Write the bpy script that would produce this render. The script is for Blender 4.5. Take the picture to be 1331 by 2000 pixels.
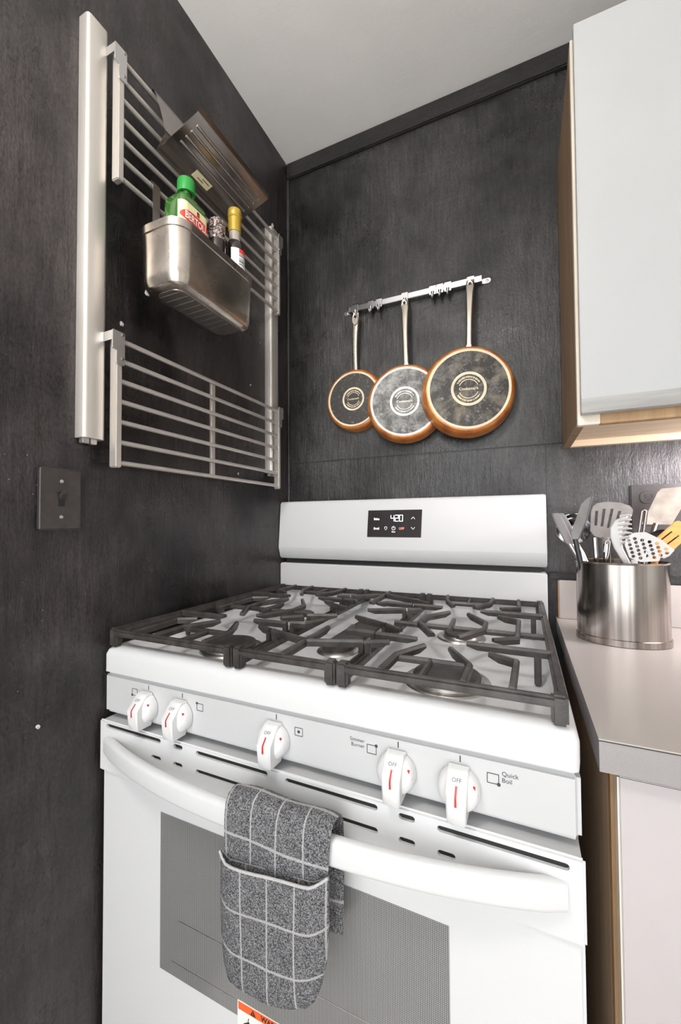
import bpy, bmesh, math, random
from mathutils import Vector, Matrix
random.seed(7)
scene = bpy.context.scene
for o in list(bpy.data.objects): bpy.data.objects.remove(o)
C = scene.collection
PI = math.pi

# ------------------------------------------------------------------ camera
CAM = Vector((0.6997, -1.1445, 1.122)); YAW, PITCH, ROLL = .4239, .0255, -.006
f_ = Vector((-math.sin(YAW)*math.cos(PITCH), math.cos(YAW)*math.cos(PITCH), math.sin(PITCH)))
r_ = Vector((math.cos(YAW), math.sin(YAW), 0)); u_ = r_.cross(f_)
r2 = r_*math.cos(ROLL)+u_*math.sin(ROLL); u2 = u_*math.cos(ROLL)-r_*math.sin(ROLL)
cd = bpy.data.cameras.new('camera'); cam = bpy.data.objects.new('camera', cd); C.objects.link(cam)
cd.sensor_fit = 'VERTICAL'; cd.sensor_height = 36.0; cd.sensor_width = 36.0*1331/2000
cd.lens = 787.4/2000*36; cd.clip_start = .01
m = Matrix((r2, u2, -f_)).transposed().to_4x4(); m.translation = CAM; cam.matrix_world = m
scene.camera = cam
# ------------------------------------------------------------------ world, lights, exposure
w = bpy.data.worlds.new('world'); scene.world = w; w.use_nodes = True
w.node_tree.nodes['Background'].inputs[0].default_value = (.8, .86, 1, 1)
w.node_tree.nodes['Background'].inputs[1].default_value = .6
scene.view_settings.view_transform = 'Standard'; scene.view_settings.look = 'None'
scene.view_settings.gamma = 1; scene.view_settings.use_curve_mapping = False
scene.view_settings.exposure = 0.0
def area(name, loc, target, sx, sy, power, col, shape='RECTANGLE'):
    l = bpy.data.lights.new(name, 'AREA'); l.shape = shape; l.size = sx; l.size_y = sy; l.energy = power; l.color = col
    o = bpy.data.objects.new(name, l); C.objects.link(o); o.location = loc
    o.rotation_euler = (Vector(target)-Vector(loc)).to_track_quat('-Z', 'Y').to_euler()
    return o
FILL_WIN = dict(x0=.02, x1=1.80, z0=.06, z1=2.10)            # unseen glass door added behind the camera to lift the ceiling light
area('fill_light_behind', (.91, -2.22, 1.08), (.91, 0, 1.08), 1.72, 1.95, 15, (1, 1, 1))  # added fill light at the unseen door
area('undercabinet_light', (1.30, -.235, 1.272), (1.22, 0, 1.10), .40, .04, 6.5, (1, .91, .96))

# ------------------------------------------------------------------ materials
MAT = {}
def new_mat(name):
    m = bpy.data.materials.new(name); m.use_nodes = True; nt = m.node_tree
    MAT[name] = m
    return m, nt, nt.nodes['Principled BSDF']
def N(nt, t, **k):
    n = nt.nodes.new(t)
    for a, b in k.items():
        if a.startswith('i_'): n.inputs[a[2:].replace('_', ' ')].default_value = b
        else: setattr(n, a, b)
    return n
def coords(nt, stretch=(1, 1, 1), kind='Object'):
    tc = N(nt, 'ShaderNodeTexCoord'); mp = N(nt, 'ShaderNodeMapping'); mp.inputs['Scale'].default_value = stretch
    nt.links.new(tc.outputs[kind], mp.inputs['Vector']); return mp.outputs[0]
def noise(nt, scale, detail=3, stretch=(1, 1, 1), rough=.55):
    n = N(nt, 'ShaderNodeTexNoise'); n.inputs['Scale'].default_value = scale; n.inputs['Detail'].default_value = detail
    n.inputs['Roughness'].default_value = rough
    nt.links.new(coords(nt, stretch), n.inputs['Vector']); return n.outputs[0]
def ramp(nt, src, stops):
    r = N(nt, 'ShaderNodeValToRGB'); e = r.color_ramp.elements
    while len(e) < len(stops): e.new(.5)
    for q, (p, c) in zip(e, stops):
        q.position = p; q.color = (c[0], c[1], c[2], 1) if not isinstance(c, (int, float)) else (c, c, c, 1)
    nt.links.new(src, r.inputs[0]); return r.outputs[0]
def bump(nt, src, strength, dist=.001, prev=None):
    b = N(nt, 'ShaderNodeBump'); b.inputs['Strength'].default_value = strength; b.inputs['Distance'].default_value = dist
    nt.links.new(src, b.inputs['Height'])
    if prev: nt.links.new(prev, b.inputs['Normal'])
    return b.outputs[0]
def mix(nt, fac, a, b, mode='MIX'):
    n = N(nt, 'ShaderNodeMix', data_type='RGBA', blend_type=mode)
    for s, v in ((0, fac), (6, a), (7, b)):
        if hasattr(v, 'is_output'): nt.links.new(v, n.inputs[s])
        else: n.inputs[s].default_value = v if s == 0 else (*v, 1)
    return n.outputs[2]
def plain(name, col, rough=.5, metal=0, var=.0, vscale=30, bmp=0, bscale=300, bdist=.0005, stretch=(1, 1, 1), coat=0, trans=0, emit=None, estr=1, rvar=0):
    m, nt, p = new_mat(name)
    p.inputs['Base Color'].default_value = (*col, 1); p.inputs['Roughness'].default_value = rough; p.inputs['Metallic'].default_value = metal
    p.inputs['Coat Weight'].default_value = coat; p.inputs['Coat Roughness'].default_value = .1
    p.inputs['Transmission Weight'].default_value = trans
    if var:
        a = tuple(max(0, c*(1-var)) for c in col); b = tuple(min(1, c*(1+var)) for c in col)
        nt.links.new(ramp(nt, noise(nt, vscale, 4, stretch), [(.3, a), (.7, b)]), p.inputs['Base Color'])
    if rvar:
        nt.links.new(ramp(nt, noise(nt, vscale*.6, 4, stretch), [(.3, max(.03, rough-rvar)), (.7, min(1, rough+rvar))]), p.inputs['Roughness'])
    if bmp: nt.links.new(bump(nt, noise(nt, bscale, 3, stretch), bmp, bdist), p.inputs['Normal'])
    if emit: p.inputs['Emission Color'].default_value = (*emit, 1); p.inputs['Emission Strength'].default_value = estr
    return m
def black_paint(name, a, b, r0, r1, stretch, specks=True):
    m, nt, p = new_mat(name)
    n1 = noise(nt, 4, 6, (1, 1, .7), .65); n2 = noise(nt, 110, 5, stretch, .7); n3 = noise(nt, 260, 3, (1, 1, .5), .6)
    base = ramp(nt, n1, [(.36, a), (.64, b)])
    grain = mix(nt, .5, ramp(nt, n2, [(.36, (.25, .25, .25)), (.66, (1.7, 1.7, 1.7))]), ramp(nt, n3, [(.38, (.3, .3, .3)), (.64, (1.6, 1.6, 1.6))]))
    base = mix(nt, .85, base, grain, 'MULTIPLY')
    if specks:
        v = N(nt, 'ShaderNodeTexVoronoi'); v.inputs['Scale'].default_value = 46; nt.links.new(coords(nt), v.inputs['Vector'])
        d = ramp(nt, v.outputs['Distance'], [(.022, 1.0), (.05, 0.0)])
        k = ramp(nt, noise(nt, 4.3, 3), [(.50, 0.0), (.60, 1.0)])
        base = mix(nt, mix(nt, 1.0, d, k, 'MULTIPLY'), base, (.38, .35, .33))
    nt.links.new(base, p.inputs['Base Color'])
    nt.links.new(ramp(nt, noise(nt, 3.2, 5, (1, 1, 1.4), .6), [(.36, r0), (.62, r1)]), p.inputs['Roughness'])
    b1 = bump(nt, n2, .7, .0018); b2 = bump(nt, n3, .6, .0012, b1); b3 = bump(nt, noise(nt, 7, 3), .5, .010, b2)
    nt.links.new(b3, p.inputs['Normal']); p.inputs['Specular IOR Level'].default_value = .5
    return m
black_paint('paint_black_left', (.006, .005, .005), (.046, .038, .038), .16, .48, (1, 1, .12))
black_paint('paint_black_back', (.008, .0077, .0075), (.052, .050, .049), .19, .50, (1, 1, .12))
black_paint('paint_black_trim', (.012, .011, .011), (.022, .020, .019), .3, .45, (.2, 1, 1), False)
plain('paint_plate', (.040, .034, .032), .34, var=.25, vscale=60, bmp=.2, bscale=250)
def ceiling_paint():
    m, nt, p = new_mat('paint_ceiling')
    base = ramp(nt, noise(nt, 3, 5), [(.3, (.79, .77, .745)), (.7, (.86, .84, .815))])
    v = N(nt, 'ShaderNodeTexVoronoi'); v.inputs['Scale'].default_value = 9; nt.links.new(coords(nt), v.inputs['Vector'])
    d = ramp(nt, v.outputs['Distance'], [(.025, 1.0), (.05, 0.0)])
    base = mix(nt, mix(nt, 1.0, d, ramp(nt, noise(nt, 6, 2), [(.40, 0.0), (.46, 1.0)]), 'MULTIPLY'), base, (.12, .10, .09))
    nt.links.new(base, p.inputs['Base Color']); p.inputs['Roughness'].default_value = .6
    nt.links.new(bump(nt, noise(nt, 8, 5), .3, .006, bump(nt, noise(nt, 240, 2), .15, .0008)), p.inputs['Normal'])
ceiling_paint()
plain('paint_offwhite', (.84, .83, .81), .7, var=.05, vscale=3)
plain('plaster_chip', (.55, .53, .51), .7, var=.5, vscale=300)
plain('floor_wood', (.70, .66, .60), .45, var=.08, vscale=6, stretch=(1, 8, 1))
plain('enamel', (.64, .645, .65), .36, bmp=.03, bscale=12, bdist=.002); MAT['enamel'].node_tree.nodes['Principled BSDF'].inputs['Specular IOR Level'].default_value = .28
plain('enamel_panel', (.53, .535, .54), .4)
plain('knob_white', (.70, .70, .70), .34)
plain('dark_gap', (.012, .012, .012), .6)
plain('print_dark', (.035, .035, .04), .5)
plain('print_red', (.5, .03, .02), .4)
plain('cast_iron', (.047, .041, .037), .40, var=.5, vscale=40, bmp=.5, bscale=500, bdist=.0006, rvar=.12)
plain('burner_cap', (.045, .040, .037), .5, var=.3, vscale=60, bmp=.3, bscale=400)
plain('burner_alu', (.55, .53, .5), .35, 1.0)
plain('steel', (.60, .575, .545), .30, 1.0, var=.12, vscale=25, stretch=(1, .1, 1), bmp=.06, bscale=500)
plain('steel_vertical', (.36, .33, .305), .19, 1.0, var=.62, vscale=55, stretch=(1, 1, .012), bmp=.05, bscale=500)
plain('steel_rail', (.64, .60, .555), .42, .7, var=.06, vscale=20, stretch=(1, 1, .1), bmp=.05, bscale=600)
plain('steel_dark', (.42, .38, .35), .20, 1.0, var=.14, vscale=12, rvar=.04)
plain('steel_bin', (.62, .555, .49), .24, 1.0, var=.25, vscale=14, rvar=.1, bmp=.04, bscale=300)
plain('chrome', (.58, .58, .60), .13, 1.0)
plain('handle_steel', (.66, .60, .52), .27, 1.0, var=.2, vscale=30, stretch=(1, 1, .3))
plain('blade_grey', (.10, .095, .09), .3, .8, var=.2, vscale=30)
plain('steel_warm', (.34, .29, .25), .24, 1.0, var=.3, vscale=20, rvar=.08)
plain('zinc', (.66, .65, .64), .42, 1.0)
def copper():
    m, nt, p = new_mat('copper')
    nt.links.new(ramp(nt, noise(nt, 22, 5), [(.30, (.30, .075, .015)), (.48, (.55, .18, .04)), (.7, (.72, .31, .09))]), p.inputs['Base Color'])
    p.inputs['Metallic'].default_value = .25; p.inputs['Roughness'].default_value = .28; p.inputs['Coat Weight'].default_value = .3
copper()
def pan_base(name, a, b, lo, hi, gold):
    m, nt, p = new_mat(name)
    n1 = ramp(nt, noise(nt, 26, 8, rough=.75), [(lo, a), (hi, b)])
    v = ramp(nt, noise(nt, 120, 6, rough=.8), [(.56, 0.0), (.70, 1.0)])
    g_ = ramp(nt, noise(nt, 14, 7, rough=.7), [(.52, 0.0), (.66, .75)])
    nt.links.new(mix(nt, v, mix(nt, g_, n1, gold), (.34, .31, .27)), p.inputs['Base Color'])
    p.inputs['Metallic'].default_value = .2; p.inputs['Roughness'].default_value = .42
    nt.links.new(bump(nt, noise(nt, 180, 4), .25, .0006), p.inputs['Normal'])
pan_base('pan_base_clean', (.045, .04, .038), (.07, .067, .064), .35, .75, (.05, .048, .046))
pan_base('pan_base_scuffed', (.05, .048, .045), (.32, .32, .31), .44, .66, (.10, .095, .085))
pan_base('pan_base_burnt', (.035, .03, .026), (.20, .185, .165), .46, .68, (.20, .15, .075))
plain('ring_cream', (.80, .68, .48), .4, var=.18, vscale=18)
plain('ring_white', (.80, .76, .68), .4, var=.14, vscale=25)
def laminate(name, col, sp):
    m, nt, p = new_mat(name)
    c2 = tuple(x*sp for x in col)
    nt.links.new(mix(nt, .6, ramp(nt, noise(nt, 900, 2), [(.35, c2), (.65, col)]), ramp(nt, noise(nt, 6, 4), [(.3, tuple(x*.93 for x in col)), (.7, col)])), p.inputs['Base Color'])
    p.inputs['Roughness'].default_value = .32; p.inputs['Coat Weight'].default_value = .1
laminate('laminate', (.42, .39, .365), .86); laminate('laminate_edge', (.30, .28, .28), .8)
plain('laminate_seam', (.03, .025, .022), .7)
plain('cabinet_white', (.43, .435, .435), .38, var=.03, vscale=4)
plain('cabinet_pinkwhite', (.48, .445, .445), .42, var=.04, vscale=5)
plain('door_edge', (.33, .325, .31), .5, var=.15, vscale=60, stretch=(.1, 1, 1))
def wood(name, a, b, stretch, sc=14):
    m, nt, p = new_mat(name)
    nt.links.new(ramp(nt, noise(nt, sc, 6, stretch, .65), [(.3, a), (.7, b)]), p.inputs['Base Color'])
    p.inputs['Roughness'].default_value = .5
    nt.links.new(bump(nt, noise(nt, sc*4, 3, stretch), .15, .0006), p.inputs['Normal'])
wood('wood_brown', (.20, .12, .065), (.34, .22, .125), (3, 3, .25))
wood('wood_honey', (.30, .17, .075), (.46, .29, .14), (3, 3, .25))
wood('wood_brown_lifted', (.44, .30, .19), (.60, .44, .29), (3, 3, .25))  # cabinet side wood lightened to make up for missing light in the gap
wood('wood_pale', (.62, .48, .32), (.78, .64, .47), (.25, 3, 3))
wood('wood_edge', (.66, .58, .48), (.80, .73, .62), (3, 3, .25))
wood('wood_utensil', (.56, .25, .06), (.72, .38, .11), (1, 3, 3), 22)
plain('glass_display', (.018, .012, .013), .12, coat=.4)
plain('lit_white', (.9, .95, 1), .4, emit=(.86, .92, 1), estr=1.6)
plain('lit_white_dim', (.8, .8, .8), .4, emit=(.8, .8, .8), estr=.75)
plain('lit_red', (.8, .2, .12), .4, emit=(.9, .22, .12), estr=.7)
def oven_glass():
    m, nt, p = new_mat('oven_glass')
    vec = coords(nt); sp = N(nt, 'ShaderNodeSeparateXYZ'); nt.links.new(vec, sp.inputs[0])
    def wv(sock1, sock2, sgn):
        a = N(nt, 'ShaderNodeMath', operation='ADD' if sgn > 0 else 'SUBTRACT'); nt.links.new(sock1, a.inputs[0]); nt.links.new(sock2, a.inputs[1])
        q = N(nt, 'ShaderNodeMath', operation='MULTIPLY'); nt.links.new(a.outputs[0], q.inputs[0]); q.inputs[1].default_value = 2*PI/.0044
        s = N(nt, 'ShaderNodeMath', operation='SINE'); nt.links.new(q.outputs[0], s.inputs[0]); return s.outputs[0]
    pr = N(nt, 'ShaderNodeMath', operation='MULTIPLY'); nt.links.new(wv(sp.outputs[0], sp.outputs[2], 1), pr.inputs[0]); nt.links.new(wv(sp.outputs[0], sp.outputs[2], -1), pr.inputs[1])
    ad = N(nt, 'ShaderNodeMath', operation='ADD'); nt.links.new(pr.outputs[0], ad.inputs[0]); ad.inputs[1].default_value = .5
    nt.links.new(ramp(nt, ad.outputs[0], [(.25, (.34, .34, .34)), (.75, (.05, .05, .05))]), p.inputs['Base Color'])
    p.inputs['Roughness'].default_value = .18; p.inputs['Coat Weight'].default_value = .3
oven_glass()
plain('label_orange', (.85, .12, .015), .5); plain('label_white', (.82, .82, .80), .5); plain('label_red', (.72, .05, .02), .5)
plain('label_cream', (.78, .70, .42), .5); plain('label_black', (.012, .012, .012), .5)
plain('cap_green', (.02, .26, .04), .35); plain('cap_gold', (.50, .33, .05), .3, .4)
plain('glass_green', (.035, .13, .02), .07, coat=.6, var=.4, vscale=14, trans=.0)
plain('glass_dark', (.016, .010, .009), .1, coat=.5)
plain('glass_clear', (.34, .30, .25), .12, coat=.5)
def pepper():
    m, nt, p = new_mat('pepper_grains')
    v = N(nt, 'ShaderNodeTexVoronoi'); v.inputs['Scale'].default_value = 420; nt.links.new(coords(nt), v.inputs['Vector'])
    sx = N(nt, 'ShaderNodeSeparateXYZ'); nt.links.new(v.outputs['Color'], sx.inputs[0])
    nt.links.new(ramp(nt, sx.outputs[0], [(.2, (.03, .022, .02)), (.5, (.10, .07, .06)), (.8, (.40, .30, .28))]), p.inputs['Base Color'])
    p.inputs['Roughness'].default_value = .18; p.inputs['Coat Weight'].default_value = .5
pepper()
plain('silicone_grey', (.20, .19, .19), .5); plain('nylon_grey', (.22, .205, .19), .45, var=.1, vscale=60)
plain('plastic_white', (.58, .57, .56), .35); plain('plastic_black', (.02, .02, .022), .35)
plain('lamp_white', (.85, .84, .82), .5); plain('diffuser', (.9, .88, .84), .5, emit=(1, .95, .88), estr=2.2)
plain('fill_globe_glow', (.9, .88, .84), .5, emit=(1, .97, .93), estr=62)  # glow of the unseen globe, there to lift the ceiling
plain('fill_pane_glow', (.8, .85, .9), .3, emit=(.95, .97, 1), estr=1.8)  # glowing sheet of the added door, serves as fill light
def towel():
    m, nt, p = new_mat('towel')
    tc = N(nt, 'ShaderNodeTexCoord'); sp = N(nt, 'ShaderNodeSeparateXYZ'); nt.links.new(tc.outputs['UV'], sp.inputs[0])
    def line(s, period, width):
        a = N(nt, 'ShaderNodeMath', operation='PINGPONG'); nt.links.new(s, a.inputs[0]); a.inputs[1].default_value = period/2
        nz = N(nt, 'ShaderNodeMath', operation='MULTIPLY_ADD'); nt.links.new(noise(nt, 500, 2), nz.inputs[0]); nz.inputs[1].default_value = .0022; nt.links.new(a.outputs[0], nz.inputs[2])
        b = N(nt, 'ShaderNodeMath', operation='LESS_THAN'); nt.links.new(nz.outputs[0], b.inputs[0]); b.inputs[1].default_value = width/2+.0011
        return b.outputs[0]
    mx = N(nt, 'ShaderNodeMath', operation='MAXIMUM'); nt.links.new(line(sp.outputs[0], .0385, .0022), mx.inputs[0]); nt.links.new(line(sp.outputs[1], .060, .0034), mx.inputs[1])
    v = N(nt, 'ShaderNodeTexVoronoi'); v.inputs['Scale'].default_value = 1000; nt.links.new(coords(nt), v.inputs['Vector'])
    sx = N(nt, 'ShaderNodeSeparateXYZ'); nt.links.new(v.outputs['Color'], sx.inputs[0])
    tweed = ramp(nt, sx.outputs[0], [(.1, (.06, .061, .065)), (.5, (.165, .168, .175)), (.9, (.38, .38, .39))])
    nt.links.new(mix(nt, mx.outputs[0], tweed, (.52, .515, .51)), p.inputs['Base Color'])
    p.inputs['Roughness'].default_value = .95; p.inputs['Specular IOR Level'].default_value = .1
    b1 = bump(nt, v.outputs['Distance'], .8, .002); nt.links.new(bump(nt, noise(nt, 900, 2), .5, .0015, b1), p.inputs['Normal'])
towel()

# ------------------------------------------------------------------ mesh helpers
ORG = {}
def setp(o, label=None, cat=None, group=None, kind=None):
    for k, v in (('label', label), ('category', cat), ('group', group), ('kind', kind)):
        if v: o[k] = v
    return o
def thing(name, loc, label, cat, group=None):
    o = bpy.data.objects.new(name, None); C.objects.link(o); o.empty_display_size = .03
    o.location = loc; ORG[o] = Vector(loc); return setp(o, label, cat, group)
class MB:
    def __init__(s): s.v = []; s.f = []; s.uv = None
    def add(s, vs, fs):
        n = len(s.v); s.v += [Vector(p) for p in vs]; s.f += [tuple(i+n for i in q) for q in fs]; return s
    def box(s, x0, x1, y0, y1, z0, z1):
        return s.add([(x0, y0, z0), (x1, y0, z0), (x1, y1, z0), (x0, y1, z0), (x0, y0, z1), (x1, y0, z1), (x1, y1, z1), (x0, y1, z1)],
                     [(3, 2, 1, 0), (4, 5, 6, 7), (0, 1, 5, 4), (1, 2, 6, 5), (2, 3, 7, 6), (3, 0, 4, 7)])
    def loft(s, rings, cap0=True, cap1=True, closed=True):
        n = len(rings[0]); vs = [p for r in rings for p in r]; fs = []
        for i in range(len(rings)-1):
            for j in range(n if closed else n-1):
                k = (j+1) % n; fs.append((i*n+j, i*n+k, (i+1)*n+k, (i+1)*n+j))
        if cap0: fs.append(tuple(range(n-1, -1, -1)))
        if cap1: fs.append(tuple((len(rings)-1)*n+j for j in range(n)))
        return s.add(vs, fs)
    def lathe(s, prof, c, axis=(0, 0, 1), seg=32, cap0=True, cap1=True):
        a = Vector(axis).normalized(); t = Vector((1, 0, 0)) if abs(a.x) < .9 else Vector((0, 1, 0))
        b = a.cross(t).normalized(); t = b.cross(a); c = Vector(c)
        rings = [[c+a*h+(t*math.cos(2*PI*i/seg)+b*math.sin(2*PI*i/seg))*r for i in range(seg)] for r, h in prof]
        return s.loft(rings, cap0, cap1)
    def tube(s, pts, r, seg=10, flat=1.0, up=None, cap=True):
        pts = [Vector(p) for p in pts]; n = len(pts); rs = r if isinstance(r, (list, tuple)) else [r]*n; rings = []
        ref = Vector(up) if up else None
        for i, p in enumerate(pts):
            d = (pts[min(i+1, n-1)]-pts[max(i-1, 0)]).normalized()
            if ref is None: ref = Vector((0, 0, 1)) if abs(d.z) < .9 else Vector((1, 0, 0))
            a = d.cross(ref).normalized(); b = a.cross(d).normalized(); ref = b
            rings.append([p+(a*math.cos(2*PI*j/seg)+b*math.sin(2*PI*j/seg)*flat)*rs[i] for j in range(seg)])
        return s.loft(rings, cap, cap)
    def prism(s, poly, fn, d0, d1):
        return s.loft([[fn(a, b, d0) for a, b in poly], [fn(a, b, d1) for a, b in poly]])
    def build(s, name, mat, parent=None, bevel=0, seg=2, smooth=35, label=None, cat=None, group=None, kind=None):
        org = ORG[parent] if parent else Vector((0, 0, 0))
        if parent is None:
            xs = [sum(p[i] for p in s.v)/len(s.v) for i in (0, 1)]; org = Vector((xs[0], xs[1], min(p.z for p in s.v)))
        me = bpy.data.meshes.new(name); bm = bmesh.new()
        vv = [bm.verts.new(p-org) for p in s.v]
        for q in s.f:
            try: bm.faces.new([vv[i] for i in q])
            except ValueError: pass
        if s.uv:
            L = bm.loops.layers.uv.new('uv'); idx = {v: i for i, v in enumerate(vv)}
            for fc in bm.faces:
                for lp in fc.loops: lp[L].uv = s.uv[idx[lp.vert]]
        bmesh.ops.recalc_face_normals(bm, faces=bm.faces)
        if bevel:
            es = [e for e in bm.edges if len(e.link_faces) == 2 and e.calc_face_angle(0) > .5]
            bmesh.ops.bevel(bm, geom=es, offset=bevel, segments=seg, affect='EDGES', clamp_overlap=True)
        bm.to_mesh(me); bm.free()
        if smooth: me.shade_smooth(); me.set_sharp_from_angle(angle=math.radians(smooth))
        me.materials.append(MAT[mat])
        o = bpy.data.objects.new(name, me); C.objects.link(o)
        if parent: o.parent = parent
        else: o.location = org
        ORG[o] = org
        return setp(o, label, cat, group, kind)
def rrect(cx, cy, hx, hy, r, z, n=6, plane='xy'):
    r = min(r, hx*.999, hy*.999); out = []
    for qx, qy, a0 in ((1, 1, 0), (-1, 1, PI/2), (-1, -1, PI), (1, -1, 1.5*PI)):
        for i in range(n+1):
            a = a0+PI/2*i/n; out.append(Vector((cx+qx*(hx-r)+r*math.cos(a), cy+qy*(hy-r)+r*math.sin(a), z)))
    return out
def cut(o, cutters):
    """boolean difference with a cutter mesh builder, applied"""
    c = cutters.build('cutter', 'dark_gap', smooth=0)
    c.location = ORG[c]
    bpy.context.view_layer.update()
    md = o.modifiers.new('b', 'BOOLEAN'); md.operation = 'DIFFERENCE'; md.object = c; md.solver = 'EXACT'
    dg = bpy.context.evaluated_depsgraph_get(); me = bpy.data.meshes.new_from_object(o.evaluated_get(dg))
    o.modifiers.clear(); o.data = me; bpy.data.objects.remove(c)
    me.shade_smooth(); me.set_sharp_from_angle(angle=math.radians(35))
FONT = {}
def text_mesh(s, size, align='CENTER', bold=0.0):
    cu = bpy.data.curves.new('t', 'FONT'); cu.body = s; cu.size = size; cu.align_x = align; cu.align_y = 'CENTER'; cu.resolution_u = 3; cu.offset = bold
    o = bpy.data.objects.new('t', cu); C.objects.link(o); dg = bpy.context.evaluated_depsgraph_get()
    me = o.evaluated_get(dg).to_mesh(); vs = [tuple(v.co) for v in me.vertices]; fs = [tuple(p.vertices) for p in me.polygons]
    bpy.data.objects.remove(o); return vs, fs
def text(s, size, fn, name, mat, parent, align='CENTER', bold=0.0, sx=1.0):
    vs, fs = text_mesh(s, size, align, bold)
    return MB().add([fn(x*sx, y) for x, y, z in vs], fs).build(name, mat, parent, smooth=0)
def ring_pts(R, a0, a1, n): return [(R*math.cos(a0+(a1-a0)*i/n), R*math.sin(a0+(a1-a0)*i/n)) for i in range(n+1)]
def arc_band(mb, fn, r0, r1, a0, a1, n, d0, d1):
    rg = []
    for i in range(n+1):
        a = a0+(a1-a0)*i/n; c, s = math.cos(a), math.sin(a)
        rg.append([fn(r0*c, r0*s, d0), fn(r1*c, r1*s, d0), fn(r1*c, r1*s, d1), fn(r0*c, r0*s, d1)])
    full = abs(a1-a0) > 6.28
    return mb.loft(rg, not full, not full)
def stadium(x0, x1, z0, z1, n=6):
    r = (z1-z0)/2; c = (z0+z1)/2; out = []
    for i in range(n+1): a = -PI/2+PI*i/n; out.append((x1-r+r*math.cos(a), c+r*math.sin(a)))
    for i in range(n+1): a = PI/2+PI*i/n; out.append((x0+r+r*math.cos(a), c+r*math.sin(a)))
    return out

# ------------------------------------------------------------------ room shell
CHIPS = ((-.6142, 1.5099, .006), (-.5563, 1.5995, .007), (-.0938, 2.0588, .008), (-.2069, 1.5161, .003), (-.2615, 1.2561, .004), (-.7536, .8015, .004))
H = 2.324; XW = -.004; XR_ = 2.45; YF = -2.3
def struct(name, mb, mat, bevel=0, parent=None):
    return mb.build(name, mat, parent, bevel=bevel, smooth=0, kind=None if parent else 'structure')
struct('floor', MB().box(XW-.1, XR_+.1, YF-.1, .1, -.05, 0), 'floor_wood')
struct('ceiling', MB().box(XW-.1, XR_+.1, YF-.1, .1, H, H+.05), 'paint_ceiling')
struct('wall_left', MB().box(XW-.1, XW, YF-.1, .1, 0, H), 'paint_black_left')
wb = struct('wall_back', MB().box(XW, XR_+.1, 0, .1, 0, H), 'paint_black_back')
struct('wall_right', MB().box(XR_, XR_+.1, YF-.1, 0, 0, H), 'paint_offwhite')
fw = MB()
for a in ((XW, FILL_WIN['x0'], 0, H), (FILL_WIN['x1'], XR_, 0, H), (FILL_WIN['x0'], FILL_WIN['x1'], 0, FILL_WIN['z0']), (FILL_WIN['x0'], FILL_WIN['x1'], FILL_WIN['z1'], H)):
    fw.box(a[0], a[1], YF-.1, YF, a[2], a[3])
struct('wall_front', fw, 'paint_offwhite')
wn = MB()
for a in ((FILL_WIN['x0'], FILL_WIN['x0']+.05, FILL_WIN['z0'], FILL_WIN['z1']), (FILL_WIN['x1']-.05, FILL_WIN['x1'], FILL_WIN['z0'], FILL_WIN['z1']), (FILL_WIN['x0'], FILL_WIN['x1'], FILL_WIN['z0'], FILL_WIN['z0']+.05),
          (FILL_WIN['x0'], FILL_WIN['x1'], FILL_WIN['z1']-.05, FILL_WIN['z1']), (FILL_WIN['x0'], FILL_WIN['x1'], 1.06, 1.09)): wn.box(a[0], a[1], YF-.07, YF-.03, a[2], a[3])
win = struct('added_window_1', wn, 'lamp_white')  # frame of the added door, out of view, around the glowing sheet
MB().box(FILL_WIN['x0']+.04, FILL_WIN['x1']-.04, YF-.06, YF-.055, FILL_WIN['z0']+.04, FILL_WIN['z1']-.04).build('fill_pane', 'fill_pane_glow', win, smooth=0)
# bare plaster chips where old wall plugs sat
wlft = bpy.data.objects['wall_left']
for (y, z, r) in CHIPS:
    n_ = 9; MB().loft([[Vector((XW+d, y+r*k_*math.cos(2*PI*i/n_)*(.6+.5*random.random()), z+r*k_*math.sin(2*PI*i/n_)*(.6+.5*random.random()))) for i in range(n_)] for d, k_ in ((.0001, 1), (.0012, .8))]).build('paint_chip', 'plaster_chip', wlft, smooth=0)
# painted boards on the back wall, joints left visible
MB().box(XW+.001, .794, -.0035, 0, 1.317, 2.272).build('panel', 'paint_black_back', wb, bevel=.0012, smooth=0)
MB().box(XW+.001, .7565, -.0018, 0, .9, 1.314).build('panel', 'paint_black_back', wb, bevel=.001, smooth=0)
struct('trim_1', MB().box(XW+.001, XR_, -.013, 0, 2.268, H-.0005), 'paint_black_trim', .003)
struct('trim_2', MB().lathe([(.0055, .9), (.0055, 2.268)], (XW+.003, -.0055, 0), seg=10), 'paint_black_back')
struct('trim_3', MB().box(.758, 1.6, -.012, 0, .977, .995), 'paint_black_trim', .003)

# unseen lamp placed from the pan shadows; globe form added to brighten the ceiling
LX, LY, LZ = .34, -1.36, 1.95
cl = thing('fill_globe_lamp', (LX, LY, LZ-.1), 'unseen white glass globe lamp, pendant form added to brighten the ceiling', 'lamp')
MB().lathe([(.05, H-.03), (.055, H-.025), (.055, H-.0002)], (LX, LY, 0), seg=20).build('canopy', 'lamp_white', cl)
MB().tube([(LX, LY, LZ+.09), (LX, LY, H-.02)], .004, 8).build('stem', 'lamp_white', cl)
MB().lathe([(.1*math.sin(PI*i/12)+.0005, -.1*math.cos(PI*i/12)) for i in range(13)], (LX, LY, LZ), seg=24).build('globe', 'fill_globe_glow', cl, smooth=60)

# ------------------------------------------------------------------ gas range
XL, XR = -.003, .7525
rg = thing('gas_range', (.375, -.33, 0), 'white freestanding gas range with five burner knobs and oven door', 'range')
MB().box(XL, XR, -.604, -.02, .03, .852).build('body', 'enamel_panel', rg, bevel=.003)
MB().box(XL+.02, XR-.02, -.58, -.03, 0, .03).build('toe_kick', 'dark_gap', rg)
MB().box(XL, XR, -.65, -.606, .035, .175).build('drawer_front', 'enamel', rg, bevel=.006)
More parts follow.
